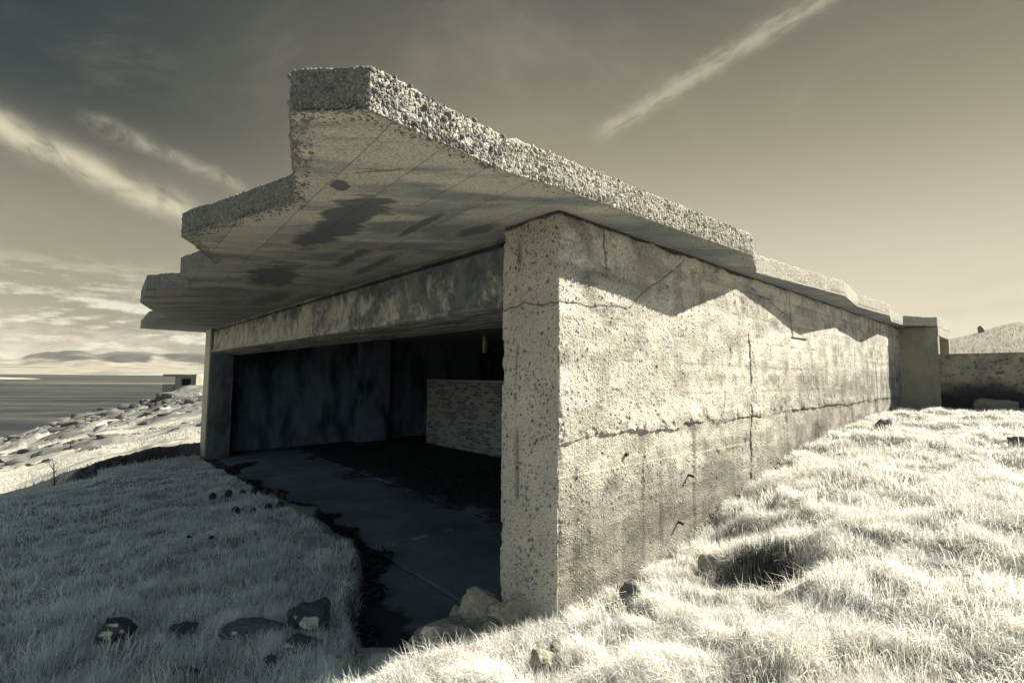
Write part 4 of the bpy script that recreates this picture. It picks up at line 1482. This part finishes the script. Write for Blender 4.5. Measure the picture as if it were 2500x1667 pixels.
for i, (x, y, _) in enumerate(STUBS):
    if stub0 is None:
        b_ = MB().tube([(0, 0, -.1), (0, 0, .075), (0, 0, .09)], [.062, .062, .05], 10)
        b_.tube([(0, 0, .09), (0, 0, .115)], [.034, .03], 8)
        o = stub0 = b_.build('bolt_stub', M_RUST, None, smooth=False)
    else:
        o = stub0.copy()
        COL.objects.link(o)
    o.location = (x, y, gz(x, y) + (.03 if i not in (2, 9, 10) else -.01))
    o.rotation_euler = (random.uniform(-.1, .1), random.uniform(-.1, .1), random.uniform(0, 3))
    tag(o, SL[i], 'bolt', 'ring of rusty holdfast bolts in the grass')
for i, (x, y, s_) in enumerate([(-4.2, 6.98, .035), (-4.48, 6.92, .03)]):
    o = rock_mesh('pellet', (s_, s_, s_ * .8), 150 + i, (.03, .03, .03), 0, 3)
    o.location = (x, y, gz(x, y) + .09)
    tag(o, ['small black lump on the shaded grass, right of two', 'small black lump on the shaded grass, left of two'][i], 'lump')


# ------------------------------------------------------------------ dark bank by the far pillar
def build_bank():
    line = np.array([(-10.2, 11.75), (-10.74, 12.46), (-11.15, 13.72), (-11.2, 14.88), (-10.8, 15.74), (-9.7, 16.75)])
    top = np.array([-2.62, -2.44, -2.38, -2.32, -2.28, -2.22])
    seg = np.concatenate([[0], np.cumsum(np.hypot(*np.diff(line, axis=0).T))])
    s_ = np.linspace(0, seg[-1], 180)
    lx, ly, tz = np.interp(s_, seg, line[:, 0]), np.interp(s_, seg, line[:, 1]), np.interp(s_, seg, top)
    w = np.linspace(-1, 1, 36)
    S, Wd = np.meshgrid(s_, w, indexing='ij')
    tx, ty = np.gradient(lx), np.gradient(ly)
    L = np.hypot(tx, ty)
    nx, ny = (-ty / L)[:, None], (tx / L)[:, None]
    rg = fbm(S * 1.6, Wd * 1.5, 501, 5) - .5
    rf = fbm(S * 6, Wd * 5, 502, 4) - .5
    X = lx[:, None] + nx * Wd * .55 + rf * .12
    Y = ly[:, None] + ny * Wd * .55 + rf * .12
    Z = (tz[:, None] - .62 * np.abs(Wd) ** 2.4) + rg * .22 * (1 - .3 * Wd ** 2) + rf * .10
    c = np.broadcast_to(np.array([.085, .085, .08]), X.shape + (3,)) * (.4 + 1.2 * fbm(S * 3, Wd * 3, 503, 4))[..., None]
    o_ = mesh_np('turf_bank', np.stack([X, Y, Z], -1).reshape(-1, 3), grid_faces(*X.shape), M_ROCK, None, c.reshape(-1, 3))
    tag(o_, 'dark rough bank of stone and turf beside the far pillar', 'bank')


build_bank()


# ------------------------------------------------------------------ bare sapling
def build_sapling():
    x, y = -10.75, 11.6
    e = empty('sapling', (x, y, gz(x, y) - .03))
    tag(e, 'bare twiggy sapling on the crest of the shaded grass at the left', 'sapling')
    MB().tube([(0, 0, 0), (.01, 0, .18), (-.03, .01, .40), (-.04, 0, .58), (-.10, .01, .78)], [.022, .017, .012, .008, .003], 7).build('trunk', M_BARK, e, smooth=True)
    for pts_ in ([(.01, 0, .16), (.07, .02, .33), (.12, .02, .43)], [(-.03, .01, .40), (.04, .0, .52), (.05, .02, .63)], [(-.035, 0, .5), (-.12, -.02, .62), (-.16, .02, .68)],
                 [(0, 0, .1), (-.08, 0, .25), (-.13, 0, .27)], [(.0, .01, .02), (.16, .05, .2), (.2, .04, .42)], [(-.04, 0, .58), (.0, .02, .68)]):
        MB().tube(pts_, [.009, .006, .002][:len(pts_)], 6).build('branch', M_BARK, e, smooth=True)


build_sapling()


# ------------------------------------------------------------------ grass
def build_grass(name, label, n, area, seed, lenr, wind, tilt, widthk, base_col, gap=.18):
    r_ = np.random.default_rng(seed)
    x, y = area(r_, n)
    sd_ = poly_sd(x, y, FOOT)
    lx, ly = (x - OX) * UX + (y - OY) * UY, (x - OX) * VX + (y - OY) * VY
    keep = (sd_ > .04 - .34 * r_.random(len(x)) ** 2.5) & ~((lx > -.02) & (lx < 17) & (ly > -.015) & (ly < 17.2)) & ~((lx > 14.2) & (ly > -10))
    for (rx, ry, sz, *_q) in ROCKS + RUB + SUNR:
        keep &= (((x - rx) / (sz[0] * .72)) ** 2 + ((y - ry) / (sz[1] * .62)) ** 2) > 1
    keep &= ~((x > -1.27) & (x < -.72) & (y > 4.12) & (y < 4.4))
    for (hx, hy), hr, hd in HOLES:
        keep &= ((x - 2.10) ** 2 / 1.2 + (y - 4.26) ** 2 > .22 ** 2 * (.6 + .8 * r_.random(len(x)))) | (r_.random(len(x)) < .06)
    cln = fbm(x * 4.2, y * 4.2, seed + 21, 3)
    keep &= r_.random(len(x)) < gap + (1 - gap) * sstep(cln, .34, .56)
    x, y, cln = x[keep], y[keep], cln[keep]
    m = len(x)
    z = ground_h(x, y)
    dist = np.hypot(x, y)
    # tussocks
    f1, ox, oy, rid = worley(x / .42, y / .42, seed, .95)
    cl_ = np.clip(1 - f1 / .75, 0, 1)
    hgt = r_.uniform(.6, 1.25, m) * (.55 + .75 * fbm(x * 1.6, y * 1.6, seed + 2, 3)) * (.7 + .55 * cl_) * (.6 + .7 * sstep(cln, .36, .6))
    L = lerp(lenr[0], lenr[1], np.clip(hgt - .35, 0, 1)) * (1 - .35 * sstep(dist, 6, 14))
    wa = wind + (fbm(x * 2.6, y * 2.6, seed + 4, 4) - .5) * 9.0 + r_.normal(0, 1.5, m)
    dxl = np.cos(wa) * .75 + ox * 1.3 + r_.normal(0, .35, m)
    dyl = np.sin(wa) * .75 + oy * 1.1 + r_.normal(0, .25, m)
    dl = np.hypot(dxl, dyl) + 1e-6
    dxl, dyl = dxl / dl, dyl / dl
    tl = np.clip(tilt + (fbm(x * 3.1, y * 3.1, seed + 9, 3) - .5) * 1.2 + r_.normal(0, .38, m), .05, 1.4)
    wid = r_.uniform(.7, 1.3, m) * np.maximum(.0016, dist * .00052 * widthk)
    # blade: base pair, mid pair, tip
    px_, py_ = -dyl, dxl
    tw = r_.uniform(-1, 1, m)
    px_, py_ = px_ * np.cos(tw) - py_ * np.sin(tw), px_ * np.sin(tw) + py_ * np.cos(tw)
    t1, t2 = tl * .45, tl * 1.25
    mx_ = x + dxl * np.sin(t1) * L * .5
    my_ = y + dyl * np.sin(t1) * L * .5
    mz_ = z + np.cos(t1) * L * .5
    ex_ = mx_ + dxl * np.sin(t2) * L * .55
    ey_ = my_ + dyl * np.sin(t2) * L * .55
    ez_ = mz_ + np.cos(t2) * L * .55
    zb = z - .015
    V = np.empty((m, 5, 3), dtype=np.float32)
    V[:, 0] = np.stack([x - px_ * wid, y - py_ * wid, zb], -1)
    V[:, 1] = np.stack([x + px_ * wid, y + py_ * wid, zb], -1)
    V[:, 2] = np.stack([mx_ + px_ * wid * .8, my_ + py_ * wid * .8, mz_], -1)
    V[:, 3] = np.stack([mx_ - px_ * wid * .8, my_ - py_ * wid * .8, mz_], -1)
    V[:, 4] = np.stack([ex_, ey_, ez_], -1)
    i = np.arange(m)[:, None] * 5
    Q = i + np.array([[0, 1, 2, 3]])
    T = i + np.array([[3, 2, 4]])
    br = r_.uniform(.78, 1.12, m) * (.72 + .56 * fbm(x * 1.7, y * 1.7, seed + 7, 4))
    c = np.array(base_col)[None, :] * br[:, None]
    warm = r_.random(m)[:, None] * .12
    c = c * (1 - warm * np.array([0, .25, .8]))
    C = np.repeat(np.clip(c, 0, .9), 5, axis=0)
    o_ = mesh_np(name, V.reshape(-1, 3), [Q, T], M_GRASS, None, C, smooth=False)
    tag(o_, label, 'grass', kind='stuff')
    return o_


def polar_area(a0, a1, r0, r1, power, cond=None):
    def f(r_, n):
        th = np.radians(r_.uniform(a0, a1, n))
        u_ = r_.random(n)
        k = 2 - power
        rr = (r0 ** k + u_ * (r1 ** k - r0 ** k)) ** (1 / k)
        x, y = rr * np.sin(th), rr * np.cos(th)
        if cond is not None:
            m = cond(x, y)
            x, y = x[m], y[m]
        return x, y
    return f


def right_side(x, y):
    # right of the bank that runs from the pillar corner back past the viewer
    return (x - (-.95 + (y - 3.3) * 1.25)) * (y < 4.12) + (y >= 4.12) * (x - .3) > 0


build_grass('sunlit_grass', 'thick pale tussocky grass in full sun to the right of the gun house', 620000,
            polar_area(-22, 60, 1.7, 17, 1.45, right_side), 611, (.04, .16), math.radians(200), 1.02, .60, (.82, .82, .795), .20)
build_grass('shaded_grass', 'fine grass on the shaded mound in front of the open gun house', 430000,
            polar_area(-62, 0, 2.4, 17, 1.35, lambda x, y: ~right_side(x, y)), 711, (.05, .14), math.radians(150), .85, .66, (.70, .76, .77), .6)  # cool shade tone put into the blade colour


def far_tufts(name, label, n, a0, a1, r0, r1, seed, hgt, col, mask=None):
    """coarser tufts beyond the near field"""
    r_ = np.random.default_rng(seed)
    x, y = polar_area(a0, a1, r0, r1, 1.1)(r_, n)
    k = fbm(x * .35, y * .35, seed, 4)
    keep = r_.random(n) < .15 + .85 * sstep(k, .4, .56)
    _, rm = rock_relief(x, y)
    lx, ly = (x - OX) * UX + (y - OY) * UY, (x - OX) * VX + (y - OY) * VY
    keep &= (rm < .3) & ~((lx > -.1) & (lx < 17) & (ly > -.9) & (ly < 17.3)) & ~((np.abs(lx - 14.3) < .6) & (ly > -11))
    x, y = x[keep], y[keep]
    m = len(x)
    z = ground_h(x, y)
    dist = np.hypot(x, y)
    L = hgt * r_.uniform(.5, 1.3, m)
    w = dist * .0011 * r_.uniform(.7, 1.4, m)
    an = r_.uniform(0, 6.28, m)
    ln = L * r_.uniform(.3, 1.0, m)
    px_, py_ = y / dist, -x / dist
    V = np.stack([np.stack([x - px_ * w, y - py_ * w, z - .05], -1), np.stack([x + px_ * w, y + py_ * w, z - .05], -1), np.stack([x + np.cos(an) * ln, y + np.sin(an) * ln, z + L], -1)], 1)
    C = np.repeat(np.array(col)[None] * r_.uniform(.75, 1.1, (m, 1)), 3, axis=0)
    o_ = mesh_np(name, V.reshape(-1, 3), np.arange(3 * m).reshape(-1, 3), M_GRASS, None, C, smooth=False)
    tag(o_, label, 'grass', kind='stuff')


far_tufts('hillside_grass', 'tufted pale grass covering the right-hand hill', 70000, 34, 64, 17, 100, 811, .28, (.40, .385, .33))
far_tufts('shore_grass', 'short pale turf on the slope down to the rocky shore', 90000, -62, -24, 15, 130, 821, .10, (.54, .53, .475))


def litter(name, label, pts, seed, size, cols, zoff):
    """loose flat scraps lying on the floor"""
    r_ = np.random.default_rng(seed)
    x, y, z = pts
    m = len(x)
    an = r_.uniform(0, 6.28, m)
    L = size * r_.uniform(.4, 1.6, m)
    w = L * r_.uniform(.06, .5, m)
    tz = r_.uniform(-.2, .6, m) * L
    cx, sx = np.cos(an), np.sin(an)
    z = z + zoff + r_.uniform(0, .012, m)
    V = np.stack([np.stack([x - cx * L, y - sx * L, z], -1), np.stack([x + sx * w, y - cx * w, z + np.abs(tz) * .5], -1),
                  np.stack([x + cx * L, y + sx * L, z + np.maximum(tz, 0)], -1), np.stack([x - sx * w, y + cx * w, z + np.abs(tz) * .3], -1)], 1)
    ci = r_.random((m, 1))
    C = np.repeat(lerp(np.array(cols[0])[None], np.array(cols[1])[None], ci ** 4), 4, axis=0)
    o_ = mesh_np(name, V.reshape(-1, 3), np.arange(4 * m).reshape(-1, 4), M_GRASS, None, C, smooth=False)
    tag(o_, label, 'litter', kind='stuff')


def litter_inner():
    r_ = np.random.default_rng(901)
    a, b_ = r_.uniform(2.2, 7.6, 60000), r_.uniform(.8, 15.8, 60000)
    k = fbm(a * .9, b_ * .6, 902, 5) + .10 * (a - 3.8)
    m = r_.random(60000) < sstep(k, .38, .62)
    a, b_ = a[m], b_[m]
    X, Y = OX + a * UX + b_ * VX, OY + a * UY + b_ * VY
    return X, Y, np.full(len(X), -2.70)


def litter_edge():
    r_ = np.random.default_rng(911)
    x, y = r_.uniform(-9, .3, 260000), r_.uniform(4.2, 15, 260000)
    sd_ = poly_sd(x, y, APRON + [to_world(4, .8), to_world(4, 16)])
    k = fbm(x * 1.4, y * 1.4, 912, 5)
    lx = (x - OX) * UX + (y - OY) * UY
    m = (lx < 1.25) & (sd_ < .02) & (-sd_ < 1.1 * np.clip(k - .30, 0, 1)) & (r_.random(len(x)) < .8)
    x, y = x[m], y[m]
    z = np.maximum(ground_h(x, y), -2.70)
    return x, y, z


litter('leaf_litter', 'dark dead leaves and grit strewn over the inner floor', litter_inner(), 903, .030, [(.045, .05, .052), (.26, .27, .26)], .012)
litter('edge_litter', 'dark dead stalks and soil along the edge of the sunken floor', litter_edge(), 913, .045, [(.028, .032, .034), (.16, .17, .165)], .012)

build_grass('dry_stalks', 'long pale bent blades and dry stalks over the sunlit turf', 52000,
            polar_area(-22, 60, 1.7, 15, 1.6, right_side), 641, (.07, .24), math.radians(170), 1.05, 1.0, (.86, .85, .79), .35)
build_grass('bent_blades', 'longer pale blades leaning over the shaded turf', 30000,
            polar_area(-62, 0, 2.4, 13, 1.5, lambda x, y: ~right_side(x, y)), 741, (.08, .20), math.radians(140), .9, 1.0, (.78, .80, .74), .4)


def dark_clump():
    """tuft filling the hollow in the sunlit grass, its shadow painted into the blades"""
    r_ = np.random.default_rng(951)
    cx, cy = 2.10, 4.24
    m = 3600
    rad = .235 * np.sqrt(r_.random(m)) * (.7 + .5 * r_.random(m))
    an = r_.uniform(0, 6.28, m)
    x, y = cx + rad * np.cos(an) * 1.05, cy + rad * np.sin(an)
    z = ground_h(x, y)
    L = r_.uniform(.08, .26, m)
    la = an + r_.normal(0, .9, m)
    tl = np.clip(.35 + 1.5 * rad + r_.normal(0, .35, m), 0, 1.4)
    w = r_.uniform(.002, .004, m)
    tip = np.stack([x + np.cos(la) * np.sin(tl) * L, y + np.sin(la) * np.sin(tl) * L, z + np.cos(tl) * L], -1)
    px_, py_ = np.cos(la + 1.57), np.sin(la + 1.57)
    V = np.stack([np.stack([x - px_ * w, y - py_ * w, z - .02], -1), np.stack([x + px_ * w, y + py_ * w, z - .02], -1), tip], 1)
    c = np.where(r_.random((m, 1)) < .07, np.array([[.30, .29, .24]]), np.array([[.075, .08, .078]])) * r_.uniform(.6, 1.3, (m, 1))
    V[:, :, :] -= np.array([cx, cy, 0])
    o_ = mesh_np('grass_clump', V.reshape(-1, 3), np.arange(3 * m).reshape(-1, 3), M_GRASS, None, np.repeat(c, 3, axis=0), smooth=False)
    o_.location = (cx, cy, 0)
    tag(o_, 'grass clump in a hollow of the bright turf, its shadow put into dark blades, right of the pillar', 'plant')


dark_clump()


# ------------------------------------------------------------------ sea haze
hb = MB().box(-61000, 61000, -3500, 59000, -19.0, 330.0)
hm = bpy.data.materials.new('sea_air')
hm.use_nodes = True
hn = NT(hm.node_tree)
hn.n.clear()
ho = hn.new('ShaderNodeOutputMaterial')
pv = hn.new('ShaderNodeVolumePrincipled')
pv.inputs['Color'].default_value = (.90, .88, .80, 1)
pv.inputs["Density"].default_value = 2.4e-5
hn.l.new(pv.outputs[0], ho.inputs['Volume'])
tag(hb.build('haze', hm), 'thin pale haze over the water', 'haze', kind='stuff')


def joint_weeds():
    """sparse pale weeds rooted in the floor joint"""
    r_ = np.random.default_rng(971)
    VV = []
    for u0, k in ((.85, 26), (1.30, 40), (1.48, 30), (1.95, 22), (.62, 14)):
        for _ in range(k):
            a, b_ = u0 + r_.normal(0, .05), 4.36 + r_.normal(0, .025)
            x, y = to_world(a, b_)
            an, L, tl = r_.uniform(0, 6.28), r_.uniform(.03, .10), r_.uniform(.5, 1.4)
            px_, py_ = -math.sin(an) * .003, math.cos(an) * .003
            VV += [(x - px_, y - py_, -2.70), (x + px_, y + py_, -2.70), (x + math.cos(an) * math.sin(tl) * L, y + math.sin(an) * math.sin(tl) * L, -2.695 + math.cos(tl) * L)]
    V = np.array(VV)
    o_ = mesh_np('joint_weeds', V, np.arange(len(V)).reshape(-1, 3), M_GRASS, None, np.full((len(V), 3), .62), smooth=False)
    tag(o_, 'small pale weeds growing in the joint of the concrete floor', 'weeds', kind='stuff')


joint_weeds()
